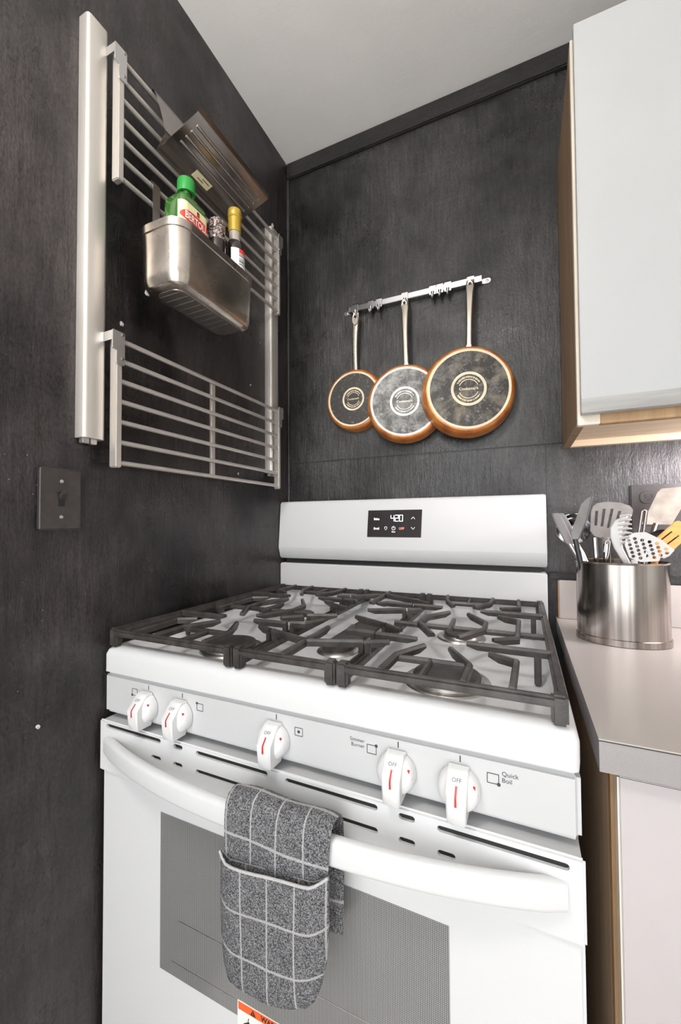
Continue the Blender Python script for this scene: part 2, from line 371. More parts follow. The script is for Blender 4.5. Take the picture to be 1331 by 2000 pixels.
# cooktop with raised rolled rim and sunken burner tray
y0, y1 = -.645, -.045
def ck(inset, z, r, fi=0, bi=0): return rrect((XL+XR)/2, (y0+fi+y1-bi)/2, (XR-XL)/2-inset, (y1-bi-y0-fi)/2, r, z, 6)
MB().loft([ck(.001, .8535, .008), ck(0, .862, .010), ck(0, .884, .010), ck(.0025, .8915, .010, .003), ck(.007, .8960, .012, .008), ck(.013, .8975, .014, .015), ck(.016, .8970, .02, .030, .01),
           ck(.020, .8900, .024, .036, .014), ck(.026, .8800, .028, .046, .02), ck(.034, .8775, .03, .058, .028), ck(.20, .8765, .03, .2, .2)], True, True).build('cooktop', 'enamel', rg, smooth=50)
# front control panel
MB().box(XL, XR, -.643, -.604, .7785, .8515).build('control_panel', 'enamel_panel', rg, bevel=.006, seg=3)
# backguard: upper sloped console, dark vent gap, lower splash panel
def xprof(prof, x0, x1): return MB().loft([[(x0, a, b) for a, b in prof], [(x1, a, b) for a, b in prof]])
bgp = [(-.012, 1.012), (-.050, 1.010), (-.0565, 1.015), (-.0655, 1.0435), (-.0655, 1.047), (-.0535, 1.180), (-.050, 1.186), (-.044, 1.188), (-.012, 1.188)]
bg = xprof(bgp, XL, XR).build('backguard', 'enamel', rg, bevel=.002, smooth=40)
MB().box(XL, XR, -.0555, -.012, .86, .9955).build('splash_panel', 'enamel', rg, bevel=.003)
MB().box(XL+.012, XR-.012, -.036, -.012, .994, 1.013).build('vent_gap', 'dark_gap', rg)
def bgy(z): return -.0655+(.012)*(z-1.047)/(1.180-1.047)
def bgf(x, z, d=0): return Vector((x, bgy(z)-d, z))
disp = MB().loft([[bgf(x, z, d) for x, z in ((.2945, 1.0795), (.4495, 1.0795), (.4520, 1.1555), (.2965, 1.1555))] for d in (-.004, .0012)]).build('display', 'glass_display', rg, bevel=.0006)
def dtx(s, size, x, z, mat, bold=0, sx=1): text(s, size, lambda a, b: bgf(x+a, z+b, .0016), 'lettering', mat, disp, bold=bold, sx=sx)
dtx('Bake', .0085, .3225, 1.1305, 'lit_white_dim', .0003); dtx('Broil', .0085, .3225, 1.1035, 'lit_white_dim', .0003)
dtx('OFF', .0085, .3955, 1.1035, 'lit_red', .0003); dtx('Timer', .0045, .3725, 1.0945, 'lit_white_dim', .0002)
# seven segment clock digits 4 20
SEG = {'4': 'bcfg', '2': 'abdeg', '0': 'abcdef'}
sb = MB()
for ch, cx in (('4', .3690), ('2', .3815), ('0', .3935)):
    cz, hw, hh, t = 1.1325, .0045, .0085, .0009
    S = {'a': (-hw, hw, hh-t, hh+t), 'd': (-hw, hw, -hh-t, -hh+t), 'g': (-hw, hw, -t, t), 'f': (-hw-t, -hw+t, 0, hh), 'b': (hw-t, hw+t, 0, hh), 'e': (-hw-t, -hw+t, -hh, 0), 'c': (hw-t, hw+t, -hh, 0)}
    for k in SEG[ch]:
        a, b, c, d = S[k]; sb.loft([[bgf(cx+q, cz+e, dd) for q, e in ((a, c), (b, c), (b, d), (a, d))] for dd in (.0013, .0017)])
for dz in (-.0035, .0035): sb.loft([[bgf(.3752+q, 1.1325+dz+e, dd) for q, e in ((-.0008, -.0008), (.0008, -.0008), (.0008, .0008), (-.0008, .0008))] for dd in (.0013, .0017)])
sb.build('clock_digits', 'lit_white', disp, smooth=0)
for s_, z in ((1, 1.1325), (-1, 1.1045)):                          # up and down arrows
    MB().tube([bgf(.4225, z-s_*.003, .0016), bgf(.4275, z+s_*.003, .0016), bgf(.4325, z-s_*.003, .0016)], .0008, 6).build('arrow_icon', 'lit_white_dim', disp, smooth=0)
ic = arc_band(MB(), lambda a, b, d: bgf(.3725+a, 1.1045+b, d), .0042, .0054, PI*.62, PI*2.38, 20, .0013, .0017)
ic.tube([bgf(.3725, 1.1045, .0016), bgf(.3725, 1.111, .0016)], .0006, 6).build('power_icon', 'lit_white_dim', disp, smooth=0)
ic = arc_band(MB(), lambda a, b, d: bgf(.3500+a, 1.1055+b, d), .0030, .0040, -PI*.3, PI*1.3, 16, .0013, .0017)
ic.tube([bgf(.3482, 1.1008, .0016), bgf(.3518, 1.1008, .0016)], .0008, 6).build('lamp_icon', 'lit_white_dim', disp, smooth=0)
# knobs
KX = (.1085, .1860, .3680, .5505, .6265); KZ = .809
def make_knob(cx):
    b = MB().lathe([(.0225, .643), (.0245, .6445), (.0245, .650), (.0235, .6555), (.0205, .6605), (.014, .6640), (.010, .6645)], (cx, 0, KZ), (0, -1, 0), 32)
    k = b.build('knob', 'knob_white', rg, smooth=50)
    g = []
    for z, d, hw in ((.0250, .6555, .0112), (.0235, .6585, .0118), (.0060, .6745, .0116), (.0035, .6758, .0115), (-.010, .6750, .0110), (-.0265, .6730, .0106), (-.0290, .6705, .0096), (-.0295, .6520, .0096)):
        g.append((z, d, hw))
    rings = [[Vector((cx-hw*1.05, -.645, KZ+z)), Vector((cx-hw, -d+.002, KZ+z)), Vector((cx-hw+.002, -d, KZ+z)), Vector((cx+hw-.002, -d, KZ+z)), Vector((cx+hw, -d+.002, KZ+z)), Vector((cx+hw*1.05, -.645, KZ+z))] for z, d, hw in g]
    MB().loft(rings).build('grip', 'knob_white', k, smooth=40)
    def sl(x, z):                                                 # point on the sloped top or front of the grip
        d = .6758 if z < .0035 else (.6745+(.6758-.6745)*(.006-z)/.0025 if z < .006 else .6585+(.6745-.6585)*(.0225-z)/.0165)
        return d
    mk = MB(); pts = [(-.0008, .0135), (-.0008, .006), (-.0008, .0035), (-.0008, -.0055)]
    mk.loft([[Vector((cx-.0012, -sl(0, z)-.0004, KZ+z)), Vector((cx+.0012, -sl(0, z)-.0004, KZ+z)), Vector((cx+.0012, -sl(0, z)+.0006, KZ+z)), Vector((cx-.0012, -sl(0, z)+.0006, KZ+z))] for _, z in pts])
    mk.build('pointer_mark', 'print_red', k, smooth=0)
    text('OFF', .0062, lambda a, b: Vector((cx+a, -sl(0, .0175+b*.75)-.0009, KZ+.0175+b*.75)), 'lettering', 'print_dark', k)
    def dm(a, r): return Vector((cx+r*math.sin(a), -.6590, KZ+r*math.cos(a)))
    MB().lathe([(.0020, .6575), (.0020, .6602)], (cx+.0205*math.sin(1.05), 0, KZ+.0205*math.cos(1.05)), (0, -1, 0), 10).build('flame_mark', 'print_red', k)
    text('HI', .0045, lambda a, b: Vector((cx+.0218+a*.5, -.6570, KZ+.001+b)), 'lettering', 'print_dark', k)
    return k
for cx in KX: make_knob(cx)
# printed marks on the control panel
PY = -.6433
for cx in KX: MB().box(cx+.0005, cx+.0019, PY, -.6425, .8362, .8436).build('index_mark', 'print_dark', rg, smooth=0)
def icon(cx, cz, dx, dz):
    b = MB(); h = .0055; t = .0004; w_ = .0062
    for a in ((-w_, w_, h-t, h+t), (-w_, w_, -h-t, -h+t), (-w_-t, -w_+t, -h, h), (w_-t, w_+t, -h, h)): b.box(cx+a[0], cx+a[1], PY, -.6425, cz+a[2], cz+a[3])
    b.lathe([(.0021, .6425), (.0021, .6434)], (cx+dx*w_, 0, cz+dz*h), (0, -1, 0), 12); b.build('burner_icon', 'print_dark', rg, smooth=0)
for a in ((.0760, .8270, -1, -1), (.2245, .8275, -1, 1), (.4065, .8262, 0, 0), (.5160, .8262, 1, 1), (.6640, .8262, 1, -1)): icon(*a)
text('Simmer\nBurner', .0068, lambda a, b: Vector((.5062+a, PY, .8268+b+.004)), 'lettering', 'print_dark', rg, 'RIGHT')
text('Quick\nBoil', .0072, lambda a, b: Vector((.6735+a, PY, .8262+b+.004)), 'lettering', 'print_dark', rg, 'LEFT')
# oven door with vent slots, window, label, handle
dr = MB().box(XL+.007, XR, -.6500, -.606, .185, .690).build('oven_door', 'enamel', rg, bevel=.004)
bd = MB().box(XL+.006, XR+.001, -.6560, -.6502, .6835, .7725).build('door_band', 'enamel', rg, bevel=.0025, seg=2)
cutm = MB()
SL = [(.021, .153, .7645), (.181, .201, .7640), (.132, .154, .7355), (.181, .201, .7355), (.2285, .3625, .7635), (.2285, .3625, .7350), (.392, .528, .7625), (.392, .528, .7340),
      (.555, .5755, .7615), (.555, .5755, .7330), (.602, .739, .7605), (.602, .623, .7325)]
for a, b, z in SL: cutm.prism(stadium(a, b, z-.0037, z+.0037), lambda x, z_, d: Vector((x, d, z_)), -.67, -.6515)
cut(bd, cutm)
cutm = MB()
sback = MB()
for a, b, z in SL: sback.prism(stadium(a, b, z-.0037, z+.0037), lambda x, z_, d: Vector((x, d, z_)), -.6520, -.6514)
sback.build('slot_shadow', 'dark_gap', dr, smooth=0)
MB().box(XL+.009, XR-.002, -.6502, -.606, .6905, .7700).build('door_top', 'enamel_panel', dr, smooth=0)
gl = MB().loft([[Vector((x, d, z)) for x, z in ((.148, .397), (.6135, .397), (.6135, .6465), (.148, .6465))] for d in (-.6495, -.6506)]).build('window_glass', 'oven_glass', dr, smooth=0)
lines = MB()  # oven rack edge seen through the glass, laid on it as pale strips
for a in ((.190, .600, .4865, .4876), (.175, .400, .4185, .4194)): lines.box(a[0], a[1], -.6508, -.6505, a[2], a[3])
lines.build('rack_edge_line', 'burner_alu', gl, smooth=0)
wl = MB().box(.3060, .4560, -.6512, -.6506, .325, .4210).build('warning_label', 'label_white', dr, smooth=0)
MB().box(.3075, .4545, -.6515, -.6511, .4090, .4197).build('label_header', 'label_orange', wl, smooth=0)
text('WARNING', .0100, lambda a, b: Vector((.3720+a, -.6517, .4140+b)), 'lettering', 'label_black', wl, bold=.0003)
tri = MB().prism([(.3290, .4102), (.3388, .4102), (.3339, .4188)], lambda x, z, d: Vector((x, d, z)), -.6517, -.6514).build('warning_triangle', 'label_black', wl, smooth=0)
MB().box(.3335, .3343, -.6519, -.6517, .4118, .4160).add([], []).build('exclamation', 'label_orange', tri, smooth=0)
pg = MB().prism([(.3170, .3920), (.3265, .3985), (.3380, .3800), (.3280, .3735)], lambda x, z, d: Vector((x, d, z)), -.6516, -.6512)
pg.tube([(.3115, -.6514, .3800), (.3150, -.6514, .3860), (.3185, -.6514, .3840)], .0015, 6); pg.tube([(.3120, -.6514, .3800), (.3180, -.6514, .3790)], .0010, 6); pg.tube([(.3250, -.6514, .3985), (.3265, -.6514, .4030)], .0006, 6)
pg.build('tipping_pictogram', 'label_black', wl, smooth=0)
tl = MB()
for k in range(6): tl.box(.346, .346+(.095 if k % 3 else .06), -.6514, -.6511, .393-k*.006, .3945-k*.006)
tl.build('small_print', 'print_dark', wl, smooth=0)
hr = []
for i in range(33):
    t = i/32; x = .022+(.7365-.022)*t; q = abs(2*t-1); bow = .049*(1-q**2.6); yy = -.6565-bow
    hz = .0168*(min(1, (1-q)*30+.72)**.5); th = .0080
    dy = -(bow and .049*2.6*q**1.6*2*(-1 if t > .5 else 1)*-1/(.7145)) if False else 0
    sec = rrect(0, 0, th, max(.007, hz), .0070, 0, 4)
    hr.append([Vector((x, yy+th*.2+p.x, .7312+p.y)) for p in sec])
MB().loft(hr).build('handle', 'enamel', dr, smooth=60)
for x in (.035, .722): MB().box(x-.012, x+.012, -.662, -.6540, .720, .742).build('handle_post', 'enamel', dr, bevel=.003)
# burners
for nm, x, y, r in (('a', .590, -.508, .050), ('b', .578, -.258, .034), ('c', .178, -.508, .046), ('d', .172, -.235, .036)):
    bn = MB().lathe([(r+.016, .8765), (r+.014, .8800), (r+.004, .8805), (r+.002, .8850), (r-.004, .8855)], (x, y, 0), seg=36).build('burner', 'burner_alu', rg)
    MB().lathe([(r, .8852), (r+.001, .8875), (r-.001, .8905), (r-.006, .8918), (.004, .8922)], (x, y, 0), seg=36).build('burner_cap', 'burner_cap', bn)
bo = MB().loft([rrect(.374, -.352, .030+d, .118+d, .03+d, z, 8) for d, z in ((.010, .8770), (.008, .8800), (.002, .8830))]).build('burner', 'burner_alu', rg)
MB().loft([rrect(.374, -.352, .030-d, .118-d, .029-d, z, 8) for d, z in ((.0, .8830), (0, .8885), (.004, .8905))]).build('burner_cap', 'burner_cap', bo)
# ------------------------------------------------------------------ cast iron grates
ZT = .932
def finger(pts, tip0=False, tip1=True, w=.0088, zt=ZT, zb=.9205):
    P = [Vector((a, b, 0)) for a, b in pts]
    def ins(A, B, L):                                             # a station L before the free end
        d = (B-A); return B-d.normalized()*min(L, d.length*.6)
    st = [(p, 0) for p in P]
    if tip1: st = st[:-1]+[(ins(P[-2], P[-1], .016), 0), (P[-1], 1)]
    if tip0: st = [(P[0], 1), (ins(P[1], P[0], .016), 0)]+st[1:]
    n = len(st); rings = []
    for i, (p, tp) in enumerate(st):
        d0 = (p-st[i-1][0]).normalized() if i else None; d1 = (st[i+1][0]-p).normalized() if i < n-1 else None
        d = (d0 or d1) if (d0 is None or d1 is None) else (d0+d1).normalized()
        k = 1 if (d0 is None or d1 is None) else 1/max(.5, d.dot(d0))
        nr = Vector((-d.y, d.x, 0))*k; zbb = zt-.0065 if tp else zb
        rings.append([p+nr*a*w/2+Vector((0, 0, z)) for a, z in ((-.85, zbb), (-1, zt-.0035), (-.55, zt), (.55, zt), (1, zt-.0035), (.85, zbb))])
    return MB().loft(rings)
def bar(x0, x1, y0, y1, z0=.9165, z1=.9290): return MB().box(x0, x1, y0, y1, z0, z1)
R_F = [([(.526, -.637), (.528, -.570), (.557, -.512)], 0), ([(.631, -.637), (.632, -.575), (.597, -.513)], 0), ([(.686, -.637), (.689, -.535), (.653, -.516)], 0),
       ([(.736, -.477), (.616, -.475)], 0), ([(.652, -.266), (.690, -.286), (.689, -.416), (.653, -.440)], 1), ([(.594, -.264), (.633, -.326), (.633, -.378), (.598, -.446)], 1),
       ([(.555, -.261), (.519, -.315), (.516, -.372), (.557, -.447)], 1), ([(.573, -.322), (.577, -.408)], 1), ([(.736, -.222), (.614, -.224)], 0),
       ([(.688, -.068), (.690, -.166), (.652, -.184)], 0), ([(.630, -.068), (.627, -.130), (.598, -.192)], 0), ([(.520, -.068), (.528, -.128), (.553, -.190)], 0),
       ([(.466, -.477), (.538, -.482)], 0), ([(.466, -.531), (.501, -.515)], 0), ([(.466, -.415), (.499, -.441)], 0), ([(.466, -.268), (.493, -.256)], 0), ([(.466, -.213), (.532, -.217)], 0), ([(.466, -.168), (.493, -.187)], 0)]
R_X = [[(.529, -.567), (.632, -.567)], [(.578, -.637), (.578, -.567)], [(.736, -.372), (.516, -.371), (.466, -.369)], [(.529, -.137), (.627, -.137)], [(.576, -.068), (.578, -.137)]]
def side_grate(name, mx, label):
    X = (lambda x: .750-x) if mx else (lambda x: x)
    def bx(a, b, *r): a, b = X(a), X(b); return bar(min(a, b), max(a, b), *r)
    g = thing(name, (X(.603), -.352, .8975), label, 'grate', 'cast-iron grates on the cooktop')
    bx(.4645, .742, -.6425, -.6310).build('front_bar', 'cast_iron', g, bevel=.0032)
    bx(.4645, .742, -.0740, -.0630).build('back_bar', 'cast_iron', g, bevel=.0032)
    bx(.7305, .7425, -.6420, -.0640, .9175, .9310).build('side_rail', 'cast_iron', g, bevel=.0032)
    bx(.4645, .4735, -.6410, -.0640, .899, .912).build('side_rail', 'cast_iron', g, bevel=.002)
    for pts, t0 in R_F: finger([(X(a), b) for a, b in pts], bool(t0)).build('finger', 'cast_iron', g, smooth=30)
    for pts in R_X: finger([(X(a), b) for a, b in pts], False, False, .0075, .928, .9190).build('cross_bar', 'cast_iron', g, smooth=30)
    for y in (-.477, -.531, -.415, -.268, -.213, -.168): bx(.4650, .4740, y-.0045, y+.0045, .905, .926).build('web', 'cast_iron', g, bevel=.001)
    for y in (-.477, -.222): bx(.712, .722, y-.0042, y+.0042, .879, .924).build('leg', 'cast_iron', g, bevel=.002)
    for x, y, z in ((.734, -.6345, .898), (.4725, -.6345, .898), (.734, -.0700, .8985), (.4725, -.0700, .8985)):
        bx(x-.0085, x+.0085, y-.0085, y+.0085, z, .9315).build('foot', 'cast_iron', g, bevel=.003)
    return g
side_grate('stove_grate', False, 'black cast-iron stove grate over the two right burners, beside the counter')
side_grate('stove_grate', True, 'black cast-iron stove grate over the two left burners, along the black wall')
g = thing('stove_grate', (.375, -.352, .8975), 'narrow black cast-iron stove grate in the middle, between the two wide grates', 'grate', 'cast-iron grates on the cooktop')
bar(.2875, .4625, -.6425, -.6310).build('front_bar', 'cast_iron', g, bevel=.0032); bar(.2875, .4625, -.0740, -.0630).build('back_bar', 'cast_iron', g, bevel=.0032)
for x in (.2875, .4545): bar(x, x+.008, -.6410, -.0640, .899, .912).build('side_rail', 'cast_iron', g, bevel=.002)
for pts, t0 in (([(.375, -.637), (.370, -.471)], 0), ([(.462, -.531), (.375, -.562)], -1), ([(.288, -.531), (.372, -.560)], -1), ([(.462, -.475), (.412, -.473), (.409, -.446)], 0), ([(.462, -.413), (.386, -.374)], 0),
                ([(.462, -.270), (.386, -.307)], 0), ([(.462, -.212), (.402, -.212), (.382, -.233)], 0), ([(.363, -.068), (.364, -.228)], 0), ([(.364, -.113), (.462, -.166)], -1),
                ([(.288, -.166), (.363, -.117)], -1), ([(.288, -.470), (.316, -.464), (.338, -.428)], 0), ([(.288, -.403), (.346, -.380)], 0), ([(.288, -.279), (.336, -.307)], 0), ([(.288, -.216), (.318, -.216), (.335, -.240)], 0)):
    finger(pts, False, t0 != -1).build('finger', 'cast_iron', g, smooth=30)
for x, ys in ((.4545, (-.531, -.475, -.413, -.270, -.212, -.166)), (.2875, (-.531, -.470, -.403, -.279, -.216, -.166))):
    for y in ys: bar(x, x+.0085, y-.0045, y+.0045, .905, .926).build('web', 'cast_iron', g, bevel=.001)
for x in (.2960, .4540):
    for y, z in ((-.6345, .898), (-.0700, .8985)): MB().box(x-.0082, x+.0082, y-.0085, y+.0085, z, .9315).build('foot', 'cast_iron', g, bevel=.003)

# ------------------------------------------------------------------ kitchen towel mitt over the handle
tw = thing('kitchen_towel', (.413, -.715, .53), 'grey terry kitchen towel with white grid lines draped over the oven handle', 'towel')
prof = [(-.6775, .612), (-.6790, .66), (-.6800, .70), (-.6808, .735), (-.6815, .7535), (-.6850, .7610), (-.6920, .7650), (-.7010, .7655), (-.7095, .7625), (-.7145, .7540), (-.7165, .740), (-.7170, .715), (-.7165, .69), (-.7160, .66), (-.7155, .62)]
def sheet(prof, xl, xr, nx, th, u0=0, v0=0, wob=.0012):
    mb = MB(); uv = []; n = len(prof); P = [Vector((0, a, b)) for a, b in prof]; acc = [0]
    for i in range(1, n): acc.append(acc[-1]+(P[i]-P[i-1]).length)
    rows = []
    for side in (0, 1):
        for i in range(n):
            d = (P[min(i+1, n-1)]-P[max(i-1, 0)]).normalized(); nr = Vector((0, -d.z, d.y)) if True else None
            for j in range(nx+1):
                t = j/nx; x = xl(acc[i]/acc[-1])*(1-t)+xr(acc[i]/acc[-1])*t
                e = th/2*(1-.85*(abs(2*t-1)**8))
                q = P[i]+nr*(e if side else -e)+Vector((x, 0, 0))+nr*wob*math.sin(t*9+i*.5)
                mb.v.append(q); uv.append((x+u0, acc[i]+v0))
    m_ = nx+1
    for side in (0, 1):
        o = side*n*m_
        for i in range(n-1):
            for j in range(nx): mb.f.append((o+i*m_+j, o+i*m_+j+1, o+(i+1)*m_+j+1, o+(i+1)*m_+j))
    o = n*m_
    for i in range(n-1):
        for j in (0, nx): mb.f.append((i*m_+j, (i+1)*m_+j, o+(i+1)*m_+j, o+i*m_+j))
    for j in range(nx):
        for i in (0, n-1): mb.f.append((i*m_+j, i*m_+j+1, o+i*m_+j+1, o+i*m_+j))
    mb.uv = uv; return mb
sheet(prof, lambda s: .334+.004*math.sin(s*3), lambda s: .489+.003*math.sin(s*5), 18, .005, u0=.0385*.15, v0=.020).build('drape', 'towel', tw, smooth=70)
def pocket():
    mb = MB(); uv = []; nu, nv = 22, 24
    def lerp(T, v):
        for (a, p), (b, q) in zip(T, T[1:]):
            if v <= b: return p+(q-p)*(v-a)/(b-a)
        return T[-1][1]
    LT = [(0, .3335), (.1, .3345), (.5, .3335), (.85, .3375), (1, .3450)]; RT = [(0, .4905), (.35, .4900), (.6, .4865), (.8, .4790), (.92, .4705), (1, .4590)]
    TOP = [(0, .6960), (.08, .6885), (.5, .6960), (.8, .7010), (.88, .7030), (1, .7160)]; BOT = [(0, .5330), (.15, .5290), (.5, .5330), (.8, .5415), (1, .5520)]
    for side in (0, 1):
        for i in range(nv+1):
            v = i/nv
            for j in range(nu+1):
                u = j/nu; x = lerp(LT, v)*(1-u)+lerp(RT, v)*u; z = lerp(TOP, u)*(1-v)+lerp(BOT, u)*v
                e = (1-abs(2*u-1)**5)*(1-.0*v); eb = 1-max(0, (v-.86)/.14)**2
                bul = .0035+.0085*e*math.sqrt(max(0, eb))+.0012*math.sin(u*7+v*4)*e
                yb = -.7190+.004*v
                mb.v.append(Vector((x, yb-bul if side == 0 else yb-.0006*e, z))); uv.append((x+.0385*.30+.0015*math.sin(v*3), v*.175))
    m_ = nu+1; n = (nv+1)*m_
    for side in (0, 1):
        for i in range(nv):
            for j in range(nu): o = side*n; mb.f.append((o+i*m_+j, o+i*m_+j+1, o+(i+1)*m_+j+1, o+(i+1)*m_+j))
    for i in range(nv):
        for j in (0, nu): mb.f.append((i*m_+j, (i+1)*m_+j, n+(i+1)*m_+j, n+i*m_+j))
    for j in range(nu): i = nv; mb.f.append((i*m_+j, i*m_+j+1, n+i*m_+j+1, n+i*m_+j))
    mb.uv = uv
    hem = [mb.v[j]+Vector((0, .0004, -.0006)) for j in range(nu+1)]
    return mb, hem
pm, hem = pocket()
pk = pm.build('pocket', 'towel', tw, smooth=70)
plain('hem_white', (.52, .515, .51), .95, bmp=.8, bscale=700, bdist=.002)
MB().tube(hem, .0017, 8).build('hem', 'hem_white', pk, smooth=60, label='white stitched hem of the pocket')

# ------------------------------------------------------------------ left wall: mounting rails and racks
def rail(y0, y1, label):
    t = thing('mounting_rail', (.008, (y0+y1)/2, 1.268), label, 'wall rail', 'vertical steel rails on the black wall')
    pr = [(XW+.0005, y0), (.015, y0), (.019, y0+.002), (.0205, y0+.006), (.0205, y1-.006), (.019, y1-.002), (.015, y1), (XW+.0005, y1)]
    MB().loft([[Vector((a, b, z)) for a, b in pr] for z in (1.271, 2.022)]).build('channel', 'steel_rail', t, smooth=50)
    e = MB(); ym = (y0+y1)/2
    e.box(.001, .012, ym-.016, ym-.004, 1.262, 1.2712).box(.001, .012, ym-.001, ym+.010, 1.262, 1.2712).box(.002, .006, ym-.016, ym+.010, 1.266, 1.2712)
    e.build('end_clip', 'zinc', t, bevel=.001)
rail(-.7015, -.662, 'satin steel vertical rail on the black wall, nearest the light switch')
rail(-.1365, -.0965, 'satin steel vertical rail on the black wall, near the room corner')
def wall_rack(z1, label, brace):
    sp = .03735; z0 = z1-6*sp
    t = thing('wall_rack', (.035, -.39, z0-.008), label, 'rack', 'steel rod racks on the black wall')
    for k in range(7):
        z = z1-k*sp; MB().tube([(.0355, -.6475, z), (.0355, -.1275, z)], .0046, 12).build('rod', 'steel_rail', t, smooth=60)
    for y in (-.6475, -.1275):
        MB().box(.0235, .0415, y-.0022-.008*(y < -.5), y+.0022+.006*(y > -.5), z0-.009, z1+.007).build('side_bar', 'steel_rail', t, bevel=.0018)
    if brace: MB().box(.0245, .0312, -.4035, -.3905, z0-.002, z1+.003).build('brace', 'steel_rail', t, bevel=.001, label='flat upright brace behind the rods')
    for y, s in ((-.6475, -1), (-.1275, 1)):
        b = MB(); yy = y+.004*s
        b.prism([(-.0065, .0), (.0075, .0), (.0090, .002), (.0090, .058), (.0075, .060), (-.0145, .060), (-.0160, .058), (-.0160, .026), (-.0080, .024), (-.0080, .002)], lambda a, c, d: Vector((d, yy+s*(-a), z1-.048+c)), .0417, .0440)
        b.prism([(-.0160, .040), (-.0148, .040), (-.0148, .058), (-.0160, .058)], lambda a, c, d: Vector((d, yy+s*(-a), z1-.048+c)), .0200, .0430)
        bk = b.build('bracket', 'zinc', t, bevel=.001)
        for dz in (-.036, .008): MB().lathe([(.0028, .0440), (.0026, .0452), (.001, .0456)], (0, yy-s*.004, z1+dz), (1, 0, 0), 10).build('screw', 'steel_dark', bk)
    return t
wall_rack(1.9820, 'upper steel rod rack on the black wall, carrying the holder and the bin', False)
wall_rack(1.4560, 'lower empty steel rod rack on the black wall', True)
# folded sheet-steel holder hanging on the top rod
hd = thing('sheet_holder', (.09, -.47, 1.857), 'folded stainless sheet holder with four pressed ridges, hung on the upper rack', 'holder')
hp = [(.0300, 1.9815), (.0330, 1.9875), (.0380, 1.9890), (.0430, 1.9860), (.0510, 1.9680), (.0748, 1.8896), (.0735, 1.8850), (.0500, 1.8612), (.0510, 1.8592), (.0540, 1.8590), (.1570, 1.8915), (.1610, 1.8950), (.1640, 1.9010)]
def sheet_prof(hp, y0, y1, th):
    n = len(hp); out = []
    for i, (a, b) in enumerate(hp):
        p0 = hp[max(i-1, 0)]; p1 = hp[min(i+1, n-1)]; d = Vector((p1[0]-p0[0], p1[1]-p0[1])).normalized(); out.append((a-d.y*th, b+d.x*th))
    loop = hp+out[::-1]
    mb = MB(); mb.loft([[Vector((a, y0, b)) for a, b in loop], [Vector((a, y1, b)) for a, b in loop]], False, False)
    for yy, o in ((0, 0), (1, 2*n)):
        for i in range(n-1): mb.f.append((o+i, o+i+1, o+2*n-2-i, o+2*n-1-i))
    return mb
sheet_prof(hp, -.583, -.356, .0014).build('folded_sheet', 'steel_dark', hd, smooth=30)
def hpl(s, y, d=0):                                              # point on the lower face of the front plate
    a = Vector((.0540, 0, 1.8590)); b = Vector((.1570, 0, 1.8915)); q = a+(b-a)*s; dr_ = (b-a).normalized(); nn = Vector((dr_.z, 0, -dr_.x))
    return Vector((q.x, y, q.z))+nn*d
for s in (.44, .575, .71, .845):
    MB().tube([hpl(s, -.566, -.0008), hpl(s, -.562, .0003), hpl(s, -.378, .0003), hpl(s, -.374, -.0008)], .0030, 10).build('ridge', 'steel', hd, smooth=60)
    MB().lathe([(.0026, -.001), (.0026, .0016), (.001, .0026)], hpl(s, -.371, 0), hpl(s, 0, 1)-hpl(s, 0, 0), 10).build('rivet', 'chrome', hd)
stk = MB().loft([[hpl(.14, -.508, d), hpl(.30, -.508, d), hpl(.30, -.462, d), hpl(.14, -.462, d)] for d in (.0002, .0006)]).build('sticker', 'label_cream', hd, smooth=0, label='small pale paper sticker')
for k, (a, b) in enumerate(((-.497, -.480), (-.487, -.468))): MB().loft([[hpl(s_, y, d) for s_, y in ((.19+.05*k, a), (.205+.05*k, a), (.205+.05*k, b), (.19+.05*k, b))] for d in (.0007, .0009)]).build('small_print', 'print_dark', stk, smooth=0)
# steel bin
BX0, BX1, BY0, BY1, BZ0, BZ1 = .056, .166, -.637, -.407, 1.546, 1.662
bn = thing('steel_bin', (.11, -.52, BZ0), 'brushed stainless bin with rounded corners hung on the upper rack', 'bin')
cx, cy, hx, hy = (BX0+BX1)/2, (BY0+BY1)/2, (BX1-BX0)/2, (BY1-BY0)/2
lo = [(.024, BZ0), (.0160, BZ0+.0015), (.0095, BZ0+.0065), (.0058, BZ0+.014), (.0040, BZ0+.024), (.003, BZ0+.06), (.002, BZ1-.016), (.0, BZ1-.015), (-.0005, BZ1-.001), (.001, BZ1), (.0025, BZ1-.001), (.0045, BZ1-.016), (.006, BZ0+.012), (.010, BZ0+.0055), (.03, BZ0+.005)]
MB().loft([rrect(cx, cy, hx-d, hy-d, .034-min(d, .01), z, 8) for d, z in lo]).build('bin_body', 'steel_bin', bn, smooth=50)
MB().loft([rrect(cx, cy, hx-.025, hy-.025, .018, z, 6) for z in (BZ0+.0003, BZ0-.0008)]).build('base_plate', 'steel', bn, smooth=40)
rl = MB()
for k in range(9): y = BY0+.035+k*.0165; rl.box(BX0+.03, BX1-.03, y, y+.0016, BZ0-.0012, BZ0-.0006)
rl.build('base_ribs', 'steel', bn, smooth=0)
for y in (-.5755, -.4575):
    sp_ = [(.0615, 1.640), (.0570, 1.668), (.0450, 1.672), (.0440, 1.700), (.0440, 1.796), (.0400, 1.8020), (.0350, 1.8035), (.0305, 1.8010), (.0290, 1.7930)]
    sheet_prof(sp_, y-.0085, y+.0085, .0012).build('hanger_strap', 'steel', bn, smooth=40)
